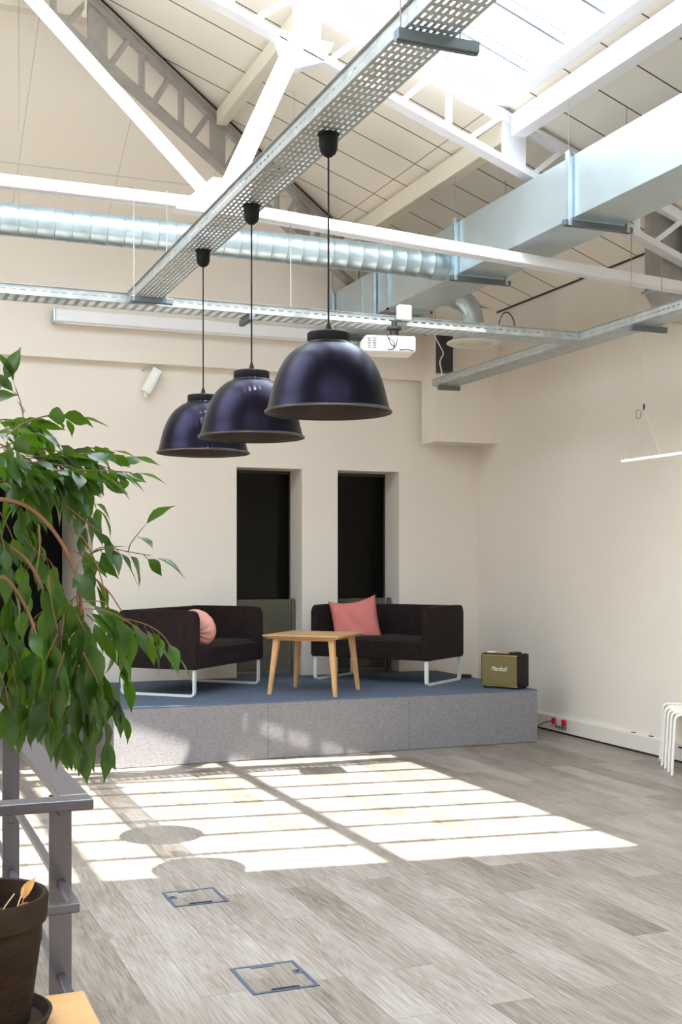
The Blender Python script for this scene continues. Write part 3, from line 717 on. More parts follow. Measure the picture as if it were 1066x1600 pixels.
t = thing('exit_sign', 'small green exit sign with a white running figure, half hidden by the ficus leaves', 'sign', (0.99, 10.84, 2.6))
sx = at(72, 688, 10.5).x; sz = at(72, 688, 10.6).z
b = B(); box(b, (sx-0.15, 10.83, sz-0.065), (sx+0.06, 10.868, sz+0.065), 0.004); obj('sign_panel', b, M['green'], t)
b = B(); yy = 10.826
box(b, (sx-0.012, yy, sz+0.030), (sx+0.008, yy+0.004, sz+0.050)); poly(b, [(sx-0.02, yy, sz+0.026), (sx+0.012, yy, sz+0.026), (sx+0.004, yy, sz-0.012), (sx-0.016, yy, sz-0.010)], (0, .004, 0))
poly(b, [(sx+0.004, yy, sz-0.010), (sx+0.03, yy, sz-0.035), (sx+0.022, yy, sz-0.045), (sx-0.010, yy, sz-0.012)], (0, .004, 0)); poly(b, [(sx-0.004, yy, sz-0.010), (sx-0.03, yy, sz-0.045), (sx-0.04, yy, sz-0.038), (sx-0.016, yy, sz-0.008)], (0, .004, 0))
poly(b, [(sx+0.012, yy, sz+0.022), (sx+0.036, yy, sz+0.004), (sx+0.030, yy, sz-0.003), (sx+0.008, yy, sz+0.012)], (0, .004, 0)); poly(b, [(sx-0.02, yy, sz+0.022), (sx-0.042, yy, sz+0.0), (sx-0.036, yy, sz-0.006), (sx-0.016, yy, sz+0.010)], (0, .004, 0))
poly(b, [(sx-0.13, yy, sz+0.01), (sx-0.10, yy, sz+0.01), (sx-0.10, yy, sz+0.03), (sx-0.06, yy, sz), (sx-0.10, yy, sz-0.03), (sx-0.10, yy, sz-0.01), (sx-0.13, yy, sz-0.01)], (0, .004, 0))
obj('pictogram', b, M['sign_white'], t)

t = thing('linear_pendant_light', 'slim white linear light bar hanging on a wire before the right wall', 'light', (4.86, 6.0, 2.24))
b = B(); box(b, (4.835, 4.9, 2.243), (4.885, 6.86, 2.263), 0.004); obj('light_bar', b, M['white_plastic'], t)
apx = Vector((4.86, 6.63, 2.60))
b = B(); tube(b, [apx, (4.86, 6.63, 3.15)], 0.0022, 6); obj('suspension_wire', b, M['grey_steel'], t)
for y in (6.80, 6.45):
    b = B(); tube(b, [apx, (4.86, y, 2.262)], 0.0016, 6); obj('suspension_wire', b, M['grey_steel'], t)
b = B(); lathe(b, [(0, -0.02), (0.007, -0.02), (0.007, 0.02), (0, 0.02)], apx, 10); obj('wire_gripper', b, M['black'], t)
b = B(); pts = [apx+Vector((0, 0.06+0.03*math.cos(a*2*PI/16), -0.04+0.03*math.sin(a*2*PI/16))) for a in range(17)]; tube(b, pts, 0.002, 6, False); obj('wire_loop', b, M['black'], t)

# thin wires of the roof hanging gear
for p, q, lab in (((2.55, 7.222, CZ+0.062), (2.55, 7.222, 3.77), 'thin steel hanger rod right of the lamp tray, before the spiral duct'),):
    b = B(); tube(b, [p, q], 0.0028, 6); tag(obj('hanger_rod', b, M['rod']), lab, 'rod')

# switch on the hall jamb
b = B(); box(b, (HALL[1]-0.012, 11.5, 1.08), (HALL[1], 11.60, 1.36), 0.003); tag(obj('switch_panel', b, M['white_plastic']), 'white switch panel on the side wall of the dark hall, behind the ficus', 'switch')

# ------------------------------------------------------------------ sofas
def sofa(loc, rz, label):
    """local: x along the front left to right, y backwards, origin at front-left sled foot"""
    t = thing('two_seat_sofa', label, 'sofa', loc, rz, 'dark two-seat sofas on the stage')
    X = t.matrix_basis; W, D = 1.16, 0.74; H0, H1 = 0.225, 0.705; a = 0.065
    def fin(b, nm, sm=True):
        b.transform(X); return obj(nm, b, M['sofa'], t, smooth=sm)
    # side arms: panels with rounded top front corner
    def panel(x0, x1):
        pr = [(-0.01, H0+0.03), (0.02, H0), (D-0.02, H0), (D, H0+0.02), (D, H1-0.06), (D-0.06, H1), (0.05, H1), (0.012, H1-0.02), (-0.01, H1-0.06)]
        pp = []
        P = [Vector((0, y, z)) for y, z in [(-0.012, H0), (D, H0), (D, H1), (-0.012, H1)]]
        ring = []
        rr = [0.02, 0.02, 0.06, 0.06]
        for i in range(4):
            A, Bq, Cq = P[i-1], P[i], P[(i+1) % 4]; u = (A-Bq).normalized()*rr[i]; v = (Cq-Bq).normalized()*rr[i]
            for k in range(6):
                s = k/5; ring.append((Bq+u)*(1-s)**2 + Bq*2*s*(1-s) + (Bq+v)*s*s)
        b = B(); poly(b, [(x0, p.y, p.z) for p in ring], (x1-x0, 0, 0))
        es = [e for e in b.edges if abs(e.verts[0].co.x-e.verts[1].co.x) < 1e-6]
        bmesh.ops.bevel(b, geom=es, offset=0.014, segments=3, affect='EDGES', profile=0.5, clamp_overlap=True)
        return b
    fin(panel(-0.03, -0.03+a), 'armrest'); fin(panel(W+0.03-a, W+0.03), 'armrest')
    b = B(); box(b, (-0.03+a-0.005, D-0.085, H0), (W+0.03-a+0.005, D, H1-0.004), 0.018, 3); fin(b, 'backrest')
    b = B(); box(b, (-0.03+a+0.001, 0.0, H0), (W+0.03-a-0.001, D-0.08, 0.36), 0.016, 3); fin(b, 'seat_base')
    # seat cushion, softly crowned
    b = B(); x0, x1, y0, y1 = -0.03+a+0.003, W+0.03-a-0.003, -0.004, D-0.085
    n = 14
    V = [[None]*(n+1) for _ in range(n+1)]; U = [[None]*(n+1) for _ in range(n+1)]
    for i in range(n+1):
        for j in range(n+1):
            u, v = i/n, j/n; ed = min(u*(x1-x0), (1-u)*(x1-x0), v*(y1-y0), (1-v)*(y1-y0))
            z = 0.388 + 0.035*(1-math.exp(-ed/0.045)) + 0.003*math.sin(u*17)*math.sin(v*9)
            V[i][j] = b.verts.new((x0+u*(x1-x0), y0+v*(y1-y0), z)); U[i][j] = b.verts.new((x0+u*(x1-x0), y0+v*(y1-y0), 0.345))
    for i in range(n):
        for j in range(n):
            b.faces.new((V[i][j], V[i+1][j], V[i+1][j+1], V[i][j+1])); b.faces.new((U[i][j], U[i][j+1], U[i+1][j+1], U[i+1][j]))
        b.faces.new((U[i][0], U[i+1][0], V[i+1][0], V[i][0])); b.faces.new((V[i][n], V[i+1][n], U[i+1][n], U[i][n]))
        b.faces.new((V[0][i], V[0][i+1], U[0][i+1], U[0][i])); b.faces.new((U[n][i], U[n][i+1], V[n][i+1], V[n][i]))
    fin(b, 'seat_cushion')
    # sled legs
    for x in (0.0, W-0.0):
        pts = fillet([(x, 0.02, H0+0.02), (x, 0.02, 0.010), (x, D-0.03, 0.010), (x, D-0.03, H0+0.02)], 0.035, 5)
        b = B()
        sx = Vector((1, 0, 0))
        rings = []
        for i, p in enumerate(pts):
            tt = (pts[min(i+1, len(pts)-1)]-pts[max(i-1, 0)]).normalized(); nn = tt.cross(sx)
            hw, ht = 0.017, 0.009
            rings.append([b.verts.new(p+sx*hw+nn*ht), b.verts.new(p-sx*hw+nn*ht), b.verts.new(p-sx*hw-nn*ht), b.verts.new(p+sx*hw-nn*ht)])
        for r0, r1 in zip(rings, rings[1:]):
            for k in range(4): b.faces.new((r0[k], r0[(k+1) % 4], r1[(k+1) % 4], r1[k]))
        b.faces.new(rings[0]); b.faces.new(rings[-1][::-1])
        b.transform(X); obj('sled_leg', b, M['sled'], t, smooth=True)
    return t
SR = math.atan2(-0.79, 0.61); SL = math.atan2(0.71, 0.70)
s1 = sofa((2.50, 9.385, PH), SL, 'dark brown two-seat sofa on the left of the stage, round pale pink cushion on it')
s2 = copy_tree(s1); s2.location = (3.90, 10.38, PH); s2.rotation_euler = (0, 0, SR); s2['label'] = 'dark brown two-seat sofa on the right of the stage, square rose cushion on it'

# cushions
def square_pillow(name, M4, s, th, m, label, n=22, ears=0.05):
    b = B(); rnd = random.Random(4); V = {}
    for side in (1, -1):
        for i in range(n+1):
            for j in range(n+1):
                u, v = -1+2*i/n, -1+2*j/n
                if side == -1 and (i in (0, n) or j in (0, n)): V[(side, i, j)] = V[(1, i, j)]; continue
                k = 1 - 0.055*(1-v*v)*abs(u)**2; k2 = 1 - 0.055*(1-u*u)*abs(v)**2
                w_ = ((1-u**4)*(1-v**4))**0.55
                z = side*th*w_*(1 + 0.10*math.sin(3.2*u+2*v)*math.cos(2.5*v)) + 0.006*math.sin(9*u+5*v)*w_
                V[(side, i, j)] = b.verts.new((u*s*k, v*s*k2, z))
        for i in range(n):
            for j in range(n):
                f = (V[(side, i, j)], V[(side, i+1, j)], V[(side, i+1, j+1)], V[(side, i, j+1)])
                b.faces.new(f if side == 1 else f[::-1])
    # sag of the top edge between two raised ears
    for v in b.verts:
        u = v.co.x/s; w_ = max(0, v.co.y/s)
        v.co.y -= 0.16*s*(1-u*u)*w_*w_
    b.transform(M4)
    loc = M4.translation
    o = obj(name, b, m, None, smooth='all', world=tuple(loc)); tag(o, label, 'cushion'); return o
# square rose cushion leaning on the right sofa's back
X2 = Matrix.Translation((3.90, 10.38, PH)) @ Matrix.Rotation(SR, 4, 'Z')
Mp = X2 @ Matrix.Translation((0.30, 0.25, 0.425+0.125)) @ Matrix.Rotation(math.radians(30), 4, 'Z') @ Matrix.Rotation(math.radians(-14), 4, 'X') @ Matrix.Rotation(PI/2, 4, 'X') @ Matrix.Rotation(math.radians(9), 4, 'Z')
square_pillow('square_cushion', Mp, 0.225, 0.07, M['pink'], 'square rose pink cushion leaning in the right sofa')
X1 = Matrix.Translation((2.50, 9.385, PH)) @ Matrix.Rotation(SL, 4, 'Z')
# round cushion against the near arm of the left sofa
b = B(); prof = []
for k in range(25):
    a = -PI/2 + PI*k/24; prof.append((0.165*math.cos(a)**0.8 if abs(math.cos(a)) > 1e-6 else 0, 0.075*math.sin(a)))
prof[0] = (0, -0.055); prof[-1] = (0, 0.055); lathe(b, prof, (0, 0, 0), 96)
for v in b.verts:
    a = math.atan2(v.co.y, v.co.x); r = math.hypot(v.co.x, v.co.y); q_ = max(0, 1-r/0.165)
    v.co.z += 0.005*math.sin(a*13+r*20)*min(1, r/0.06)*min(1, q_*5)*(1 if v.co.z > 0 else -1)
    v.co.z *= 1-0.45*math.exp(-(r/0.03)**2)
Mr = X1 @ Matrix.Translation((0.175, 0.30, 0.425+0.175)) @ Matrix.Rotation(math.radians(18), 4, 'Y') @ Matrix.Rotation(math.radians(-72), 4, 'Y') 
b.transform(X1 @ Matrix.Translation((0.25, 0.13, 0.425+0.130)) @ Matrix.Rotation(math.radians(68), 4, 'Y'))
o = obj('round_cushion', b, M['pale_pink'], None, smooth='all', world=tuple(Mr.translation)); tag(o, 'round pale pink cushion tucked behind the arm of the left sofa', 'cushion')

# ------------------------------------------------------------------ coffee table
t = thing('coffee_table', 'square light ash coffee table with splayed legs between the two sofas', 'table', (3.545, 9.43, PH), math.radians(-41.5))
X = t.matrix_basis; h = 0.34; H = 0.498
b = B()
pr = [(h-0.035, H-0.032), (h, H-0.008), (h, H-0.002), (h-0.004, H)]
rings = []
for (q, z) in pr:
    rings.append([b.verts.new((sx*q, sy*q, z)) for sx, sy in ((-1,-1),(1,-1),(1,1),(-1,1))])
for r0, r1 in zip(rings, rings[1:]):
    for k in range(4): b.faces.new((r0[k], r0[(k+1)%4], r1[(k+1)%4], r1[k]))
b.faces.new(rings[0][::-1]); b.faces.new(rings[-1]); b.transform(X); obj('table_top', b, M['ash'], t)
for sx, sy in ((-1,-1),(1,-1),(1,1),(-1,1)):
    b = B(); p = Vector((sx*0.245, sy*0.245, H-0.031)); q = Vector((sx*0.292, sy*0.292, 0.0))
    rr = []
    for (c, s_) in ((p, 0.026), (q, 0.0165)):
        rr.append([b.verts.new(c+Vector((a*s_, d*s_, 0))) for a, d in ((-1,-1),(1,-1),(1,1),(-1,1))])
    for k in range(4): b.faces.new((rr[0][k], rr[0][(k+1)%4], rr[1][(k+1)%4], rr[1][k]))
    b.faces.new(rr[0]); b.faces.new(rr[1][::-1])
    bmesh.ops.bevel(b, geom=[e for e in b.edges if abs(e.verts[0].co.z-e.verts[1].co.z) > 0.1], offset=0.006, segments=2, affect='EDGES')
    b.transform(X); obj('leg', b, M['ash_leg'], t)
b = B(); box(b, (-0.24, -0.24, H-0.05), (0.24, -0.225, H-0.031)); box(b, (-0.24, 0.225, H-0.05), (0.24, 0.24, H-0.031)); b.transform(X); obj('apron', b, M['ash'], t)

# ------------------------------------------------------------------ speaker
t = thing('loudspeaker', 'black box loudspeaker with a gold grille cloth on the right end of the stage', 'speaker', (5.215, 9.12, PH), math.radians(-59))
X = t.matrix_basis; hw, hd, hh = 0.187, 0.10, 0.292
b = B(); box(b, (-hw, -hd, 0.012), (hw, hd, 0.012+hh), 0.014, 3); b.transform(X); obj('cabinet', b, M['speaker_black'], t, smooth=True)
b = B(); box(b, (-hw+0.013, -hd-0.005, 0.026), (hw-0.013, -hd+0.004, hh-0.004), 0.004); b.transform(X); g = obj('grille_cloth', b, M['grille'], t)
b = B(); 
for q in (((-hw+0.006, -hd-0.003, 0.018), (hw-0.006, -hd, 0.026)), ((-hw+0.006, -hd-0.003, hh-0.004), (hw-0.006, -hd, hh+0.003))): box(b, *q)
b.transform(X); obj('grille_frame', b, M['brass'], t)
cu = bpy.data.curves.new('logo', 'FONT'); cu.body = 'Marshall'; cu.size = 0.056; cu.align_x = 'CENTER'; cu.extrude = 0.002; cu.shear = 0.35; cu.offset = -0.0002
tmp = bpy.data.objects.new('tmp', cu); C.objects.link(tmp)
dg = bpy.context.evaluated_depsgraph_get(); me = bpy.data.meshes.new_from_object(tmp.evaluated_get(dg)); bpy.data.objects.remove(tmp)
me.materials.clear(); me.materials.append(M['cream'])
me.transform(Matrix.Translation((0, -hd-0.007, 0.155)) @ Matrix.Rotation(PI/2, 4, 'X') @ Matrix.Scale(0.82, 4, (1, 0, 0)))
o = bpy.data.objects.new('script_logo', me); C.objects.link(o); o.parent = g; o['label'] = 'cream script lettering'
for k, x in enumerate((-0.06, -0.03, 0.0, 0.03)):
    b = B(); lathe(b, [(0, 0), (0.009, 0), (0.008, 0.012), (0, 0.013)], (x, 0.0, hh+0.012), 14); b.transform(X); obj('control_knob', b, M['brass'], t)
b = B(); box(b, (-0.10, -0.035, hh+0.010), (0.08, 0.035, hh+0.0135), 0.001); b.transform(X); obj('control_panel', b, M['brass'], t)
for sx in (-1, 1):
    for sy in (-1, 1):
        b = B(); lathe(b, [(0, 0), (0.013, 0), (0.014, 0.013), (0, 0.013)], (sx*(hw-0.03), sy*(hd-0.025), 0), 12); b.transform(X); obj('foot', b, M['black'], t)
b = B(); box(b, (-0.155, -0.045, hh+0.012), (-0.075, 0.02, hh+0.026), 0.006); b.transform(X @ Matrix.Rotation(0.06, 4, 'Z')); tag(obj('white_adapter', b, M['white_plastic'], world=tuple(X @ Vector((-0.11, 0, hh+0.013)))), 'small white adapter lying on top of the loudspeaker', 'adapter')
b = B(); box(b, (0.085, -0.085, hh+0.0125), (0.15, 0.03, hh+0.030), 0.006); b.transform(X); tag(obj('black_remote', b, M['black'], world=tuple(X @ Vector((0.12, -0.02, hh+0.013)))), 'small black remote lying on the right top edge of the loudspeaker', 'remote')
c = at(728, 1056, 11.3)
b = B(); obox(b, (5.315, 10.07, PH+0.016), (0.94, -0.34, 0), (0.34, 0.94, 0), (0, 0, 1), (0.065, 0.05, 0.016), 0.004); tag(obj('black_router', b, M['black'], world=(5.315, 10.07, PH)), 'small flat black box on the carpet behind the right sofa leg', 'box')

# ------------------------------------------------------------------ wall sockets, plugs, cable, grommets
c0 = Vector((5.86, 9.35, 0.10))
def wy(px): # y on the trunking front at image column px
    a = math.atan((px-533)/1850.0)+YAW; return 5.86/math.tan(a)
t = thing('wall_socket', 'white double power socket on the wall trunking right of the stage', 'socket', (5.858, wy(877), 0.09))
b = B(); box(b, (5.852, wy(884), 0.075), (5.860, wy(868), 0.135), 0.002); obj('socket_plate', b, M['white_plastic'], t)
b = B()
for k in range(4): box(b, (5.8505, wy(870+k*4.4)-0.018, 0.045), (5.8595, wy(870+k*4.4), 0.068))
obj('data_ports', b, M['bracket'], t)
for px, lab in ((869, 'red plug on the left side of the wall socket, with a black cable'), (884.5, 'red plug on the right side of the wall socket')):
    b = B(); y = wy(px); box(b, (5.825, y-0.022, 0.085), (5.852, y+0.022, 0.137), 0.005); tag(obj('red_plug', b, M['red'], world=(5.85, y, 0.08)), lab, 'plug')
y = wy(868)
b = B(); tube(b, fillet([(5.824, y, 0.105), (5.80, y+0.06, 0.095), (5.80, y+0.22, 0.03), (5.78, y+0.42, 0.004), (5.6, y+0.5, 0.004)], 0.05), 0.004, 8); tag(obj('power_cable', b, M['black'], smooth=True), 'thin black cable from the left red plug to behind the stage', 'cable')
for px, lab in ((990.5, 'dark oval cable outlet on the wall trunking, nearer the stage'), (1018, 'dark oval cable outlet on the wall trunking, nearer the stools')):
    a = math.atan((px-533)/1850.0)+YAW; y = 5.882/math.tan(a)
    b = B(); lathe(b, [(0, 0), (0.019, 0), (0.019, 0.003), (0.015, 0.004), (0, 0.004)], (5.882, y, 0.1518), 24)
    for v in b.verts: v.co.y = y + (v.co.y-y)*1.7; v.co.x = 5.882+(v.co.x-5.882)*0.75
    tag(obj('cable_grommet', b, M['black'], world=(5.882, y, 0.152)), lab, 'cable outlet')
b = B(); y = wy(1066); box(b, (5.850, y-0.03, 0.12), (5.86, y+0.03, 0.128)); tag(obj('trunking_latch', b, M['black'], world=(5.86, y, 0.12)), 'small dark latch on the trunking behind the stools', 'latch')

# ------------------------------------------------------------------ stools
def stool(loc, label, rz):
    t = thing('stacking_stool', label, 'stool', loc, rz, 'white stools nested at the right wall')
    X = t.matrix_basis; r = 0.0105
    # two bent tube frames crossing under the seat; front frame runs along x
    for y in (0.0, 0.27):
        pts = fillet([(-0.20, y, 0.012), (-0.175, y, 0.452), (0.175, y, 0.452), (0.20, y, 0.012)], 0.045, 6)
        b = B(); tube(b, pts, r, 12); b.transform(X); fr = obj('tube_frame', b, M['stool'], t, smooth=True)
        for x in (-0.20, 0.20):
            b = B(); lathe(b, [(0, 0), (0.0118, 0), (0.0118, 0.016), (0, 0.016)], (x, y, 0), 12); b.transform(X); o = obj('foot_cap', b, M['grey_steel'], fr)
        b = B(); box(b, (-0.105, y-0.011, 0.438), (-0.08, y+0.011, 0.446), 0.002); b.transform(X); obj('seat_stud', b, M['black'], t)
    b = B(); box(b, (-0.165, 0.012, 0.436), (0.165, 0.258, 0.4455), 0.004)
    b.transform(X); obj('seat', b, M['ply'], t)
    return t
d = Vector((-0.215, -0.405))/3.2
base = Vector((5.62, 7.44))
labs = ['farthest white tube stool of the nested stools, topmost and touching the wall side', 'second white tube stool of the nested stools, counted from the wall', 'third white tube stool of the nested stools, counted from the wall', 'nearest white tube stool of the nested stools, at the front right']
rzs = -math.radians(21.88)-math.radians(12)
st0 = stool((base.x+0.20*math.cos(rzs), base.y+0.20*math.sin(rzs), 0), labs[0], rzs)
for k in range(1, 4):
    c = copy_tree(st0); c.location = (st0.location.x + d.x*k, st0.location.y + d.y*k, -0.0); c['label'] = labs[k]

# ------------------------------------------------------------------ floor boxes
def hatch(x0, x1, y0, y1, label, latch_right):
    t = thing('floor_box', label, 'floor box', ((x0+x1)/2, (y0+y1)/2, 0)); f = 0.013; z = 0.004
    b = B()
    for q in (((x0, y0, 0.0005), (x1, y0+f, z)), ((x0, y1-f, 0.0005), (x1, y1, z)), ((x0, y0+f, 0.0005), (x0+f, y1-f, z)), ((x1-f, y0+f, 0.0005), (x1, y1-f, z))): box(b, *q)
    obj('frame', b, M['hatch'], t)
    b = B(); box(b, (x0+f+.002, y0+f+.002, 0.0005), (x1-f-.002, y1-f-.002, 0.0032), 0.001); 
    o = obj('lid', b, M['floor'], t)
    b = B(); xm = (x0+x1)/2
    poly(b, [(xm-0.055, y0+f, z), (xm+0.055, y0+f, z), (xm+0.045, y0+f+0.010, z), (xm-0.045, y0+f+0.010, z)], (0, 0, .003)); obj('cable_flap', b, M['gap'], t)
    b = B(); box(b, (xm-0.055, y1-f-0.022, 0.0035), (xm+0.035, y1-f+0.003, 0.0065), 0.001); obj('hinge_plate', b, M['hatch'], t)
    b = B(); xl = x1-f-0.032 if latch_right else x0+f-0.004; ym = (y0+y1)/2+0.02
    box(b, (xl, ym-0.018, 0.0035), (xl+0.036, ym+0.018, 0.0065), 0.001); la_ = obj('latch', b, M['hatch'], t)
    b = B(); lathe(b, [(0, 0), (0.008, 0), (0.008, 0.0018), (0, 0.0018)], (xl+0.018, ym, 0.0062), 14); obj('keyhole', b, M['black'], la_)
hatch(1.288, 1.542, 5.222, 5.470, 'blue-grey framed floor box nearer the stage, at the edge of the sun patch', False)
hatch(1.288, 1.545, 4.055, 4.347, 'blue-grey framed floor box nearer the camera, on the bare planks', True)

# ------------------------------------------------------------------ railing
t = thing('steel_railing', 'mauve grey steel railing with flat handrail at the left edge, beside the plant', 'railing', (0.40, 2.66, 0))
RZT = 1.069
b = B(); box(b, (0.372, 2.49, RZT-0.020), (0.432, 6.3, RZT), 0.003); obj('handrail', b, M['rail'], t)
b = B(); box(b, (-1.6, 2.43, RZT-0.022), (0.432, 2.49, RZT-0.0005), 0.003); obj('handrail', b, M['rail'], t)
for y in (2.66, 3.62, 4.6, 5.6):
    b = B(); box(b, (0.374, y-0.006, 0), (0.423, y+0.006, RZT-0.030), 0.0015); box(b, (0.388, y-0.006, RZT-0.032), (0.410, y+0.006, RZT-0.019)); post_ = obj('post', b, M['rail'], t)
    for z in (1.0, 0.785):
        b = B(); lathe(b, [(0, 0), (0.0075, 0), (0.0075, 0.004), (0.004, 0.0055), (0, 0.0055)], (0, 0, 0), 16); b.transform(Matrix.Translation((0.3985, y-0.0062, z)) @ Matrix.Rotation(PI/2, 4, 'X')); obj('bolt', b, M['rail'], post_, smooth=True)
for z in (0.842, 0.635, 0.43, 0.22):
    b = B(); box(b, (0.392, 2.475, z-0.009), (0.410, 6.3, z+0.009), 0.003); obj('mid_bar', b, M['rail'], t)
    b = B(); box(b, (-1.6, 2.455, z-0.010), (0.408, 2.475, z+0.010), 0.003); obj('mid_bar', b, M['rail'], t)

# ------------------------------------------------------------------ side table with the pot
TT = 0.765
t = thing('plant_table', 'light beech table corner at the bottom left, carrying the terracotta pot', 'table', (0.0, 1.85, 0))
b = B(); box(b, (-0.45, 1.35, TT-0.030), (0.372, 2.195, TT), 0.003); obj('table_top', b, M['beech'], t)
for x in (-0.41, 0.32):
    for y in (1.40, 2.14):
        b = B(); box(b, (x-0.02, y-0.02, 0), (x+0.02, y+0.02, TT-0.030), 0.003); obj('leg', b, M['beech'], t)
PXc, PYc = 0.178, 2.075
o_ = thing('plant_saucer', 'round brown clay saucer on the beech table under the pot', 'saucer', (PXc, PYc, TT))
b = B(); lathe(b, [(0, TT), (0.098, TT), (0.110, TT+0.006), (0.119, TT+0.026), (0.113, TT+0.028), (0.103, TT+0.010), (0, TT+0.009)], (PXc, PYc, 0), 56); obj('dish', b, M['terracotta'], o_, smooth=True)
t = thing('potted_ficus', 'weeping fig with glossy green leaves in a dark terracotta pot, left foreground', 'plant', (PXc, PYc, TT+0.012))
z0 = TT+0.010; zr = 0.992
b = B(); lathe(b, [(0, z0), (0.078, z0), (0.082, z0+0.004), (0.100, zr-0.082), (0.1015, zr-0.080), (0.102, zr-0.052), (0.110, zr-0.044), (0.113, zr-0.006), (0.110, zr), (0.103, zr-0.001), (0.100, zr-0.010), (0.095, zr-0.05), (0.092, zr-0.06)], (PXc, PYc, 0), 72); obj('pot', b, M['terracotta'], t, smooth=True)
b = B(); n = 20; c = Vector((PXc, PYc, zr-0.045)); rnd = random.Random(5)
lathe(b, [(0.096, zr-0.050), (0.08, zr-0.044), (0.05, zr-0.040), (0.02, zr-0.038), (0, zr-0.038)], (PXc, PYc, 0), 40)
for v in b.verts: v.co.z += rnd.uniform(-0.004, 0.004)
obj('soil', b, M['soil'], t, smooth=True)

# plant geometry
def add_leaf(b, base, d, L, W, rnd, curl=None):
    """pointed oval leaf: base point, direction, length, width"""
    d = d.normalized(); up = Vector((0, 0, 1))
    s = d.cross(up)
    if s.length < 0.15: s = Vector((rnd.uniform(-1, 1), rnd.uniform(-1, 1), 0))
    s = (s - d*s.dot(d)).normalized(); nrm = s.cross(d)
    roll = rnd.gauss(0, 0.65); s, nrm = s*math.cos(roll)+nrm*math.sin(roll), nrm*math.cos(roll)-s*math.sin(roll)
    prof = [(0.0, 0.0), (0.08, 0.30), (0.22, 0.78), (0.40, 1.0), (0.58, 0.86), (0.74, 0.52), (0.86, 0.20), (1.0, 0.0)]
    curl = rnd.uniform(0.05, 0.35) if curl is None else curl
    fold = rnd.uniform(0.15, 0.45); wav = rnd.uniform(-0.12, 0.12); ph = rnd.uniform(0, 6)
    p = Vector(base); p0 = p + d*0.012; mid = []; lf = []; rt = []
    for u, w_ in prof:
        q = p0 + d*(u*L) - nrm*(curl*L*u*u) + s*(wav*L*u*u)
        hw = W*0.5*w_
        mid.append(b.verts.new(q))
        rip = 0.10*hw*math.sin(ph+u*9)
        if w_ > 0:
            lf.append(b.verts.new(q + s*hw + nrm*(fold*hw+rip))); rt.append(b.verts.new(q - s*hw + nrm*(fold*hw-rip)))
    n = len(prof)
    for side in (lf, rt):
        b.faces.new((mid[0], side[0], mid[1]))
        for i in range(1, n-2): b.faces.new((mid[i], side[i-1], side[i], mid[i+1]))
        b.faces.new((mid[n-2], side[-1], mid[n-1]))
    # petiole
    r = 0.0009; e = s*r; f = nrm*r
    a = [b.verts.new(p+e), b.verts.new(p-e), b.verts.new(p0-e), b.verts.new(p0+e)]; b.faces.new(a)

fol = B(); rnd = random.Random(11)
rootp = Vector((PXc-0.02, PYc, zr-0.045))
def branch(px_pts, r0, r1, name='branch', leaves=True, dens=0.020, L=0.078, start=0.2, droop=0.7, m=None, sub=0, spread=0.8):
    """px_pts: (px, py, depth) marks along the stem"""
    pts = smooth_path([at(*q) if not isinstance(q, Vector) else q for q in px_pts], 7)
    n = len(pts)
    b = B(); tube(b, pts, r0, 8, True, [r0+(r1-r0)*i/(n-1) for i in range(n)])
    if r0 > 0.0026: obj(name, b, M['bark'], t, smooth=True)
    else:
        me_ = bpy.data.meshes.new('x'); b.to_mesh(me_); b.free(); twigs.from_mesh(me_); bpy.data.meshes.remove(me_)
    if leaves: put_leaves(pts, dens, L, start, droop, spread)
def put_leaves(pts, dens, L, start, droop, spread):
    tot = sum((pts[i+1]-pts[i]).length for i in range(len(pts)-1)); acc = 0; nxt = tot*start; side = 1
    for i in range(len(pts)-1):
        seg = pts[i+1]-pts[i]; l = seg.length
        while acc + l >= nxt and nxt <= tot:
            p = pts[i] + seg*((nxt-acc)/l); tdir = seg.normalized()
            sd = tdir.cross(Vector((0, 0, 1)))
            if sd.length < 0.1: sd = Vector((rnd.uniform(-1, 1), rnd.uniform(-1, 1), 0))
            sd.normalize()
            d = tdir*rnd.uniform(0.4, 0.9) + sd*side*rnd.uniform(0.3, 1.0)*spread + Vector((rnd.gauss(0, .15), rnd.gauss(0, .2), -droop*rnd.uniform(0.5, 1.4)))
            ll = L*rnd.uniform(0.55, 1.22)
            add_leaf(fol, p, d, ll, ll*rnd.uniform(0.40, 0.50), rnd)
            side = -side; nxt += dens*rnd.uniform(0.7, 1.3)
        acc += l
    add_leaf(fol, pts[-1], (pts[-1]-pts[-2]).normalized() + Vector((0, 0, -0.3*droop)), L, L*0.42, rnd)
twigs = B()
# trunk outside the left edge of the picture
top = at(-60, 760, 2.12)
for k, (dx, dy, tp) in enumerate(((0, 0, at(-60, 740, 2.12)), (0.02, 0.015, at(-90, 900, 2.2)), (-0.02, 0.01, at(-70, 820, 2.0)))):
    pts = smooth_path([rootp+Vector((dx, dy, -0.01)), rootp+Vector((dx*1.5-0.01, dy*1.5, 0.16)), (rootp+tp)/2+Vector((0.01*k, 0.02, 0.0)), tp], 8); b = B(); tube(b, pts, 0.01, 10, True, [0.011-0.004*i/(len(pts)-1) for i in range(len(pts))]); obj('trunk', b, M['bark'], t, smooth=True)
    if k == 0: topA = tp
    if k == 1: topB = tp
    if k == 2: topC = tp
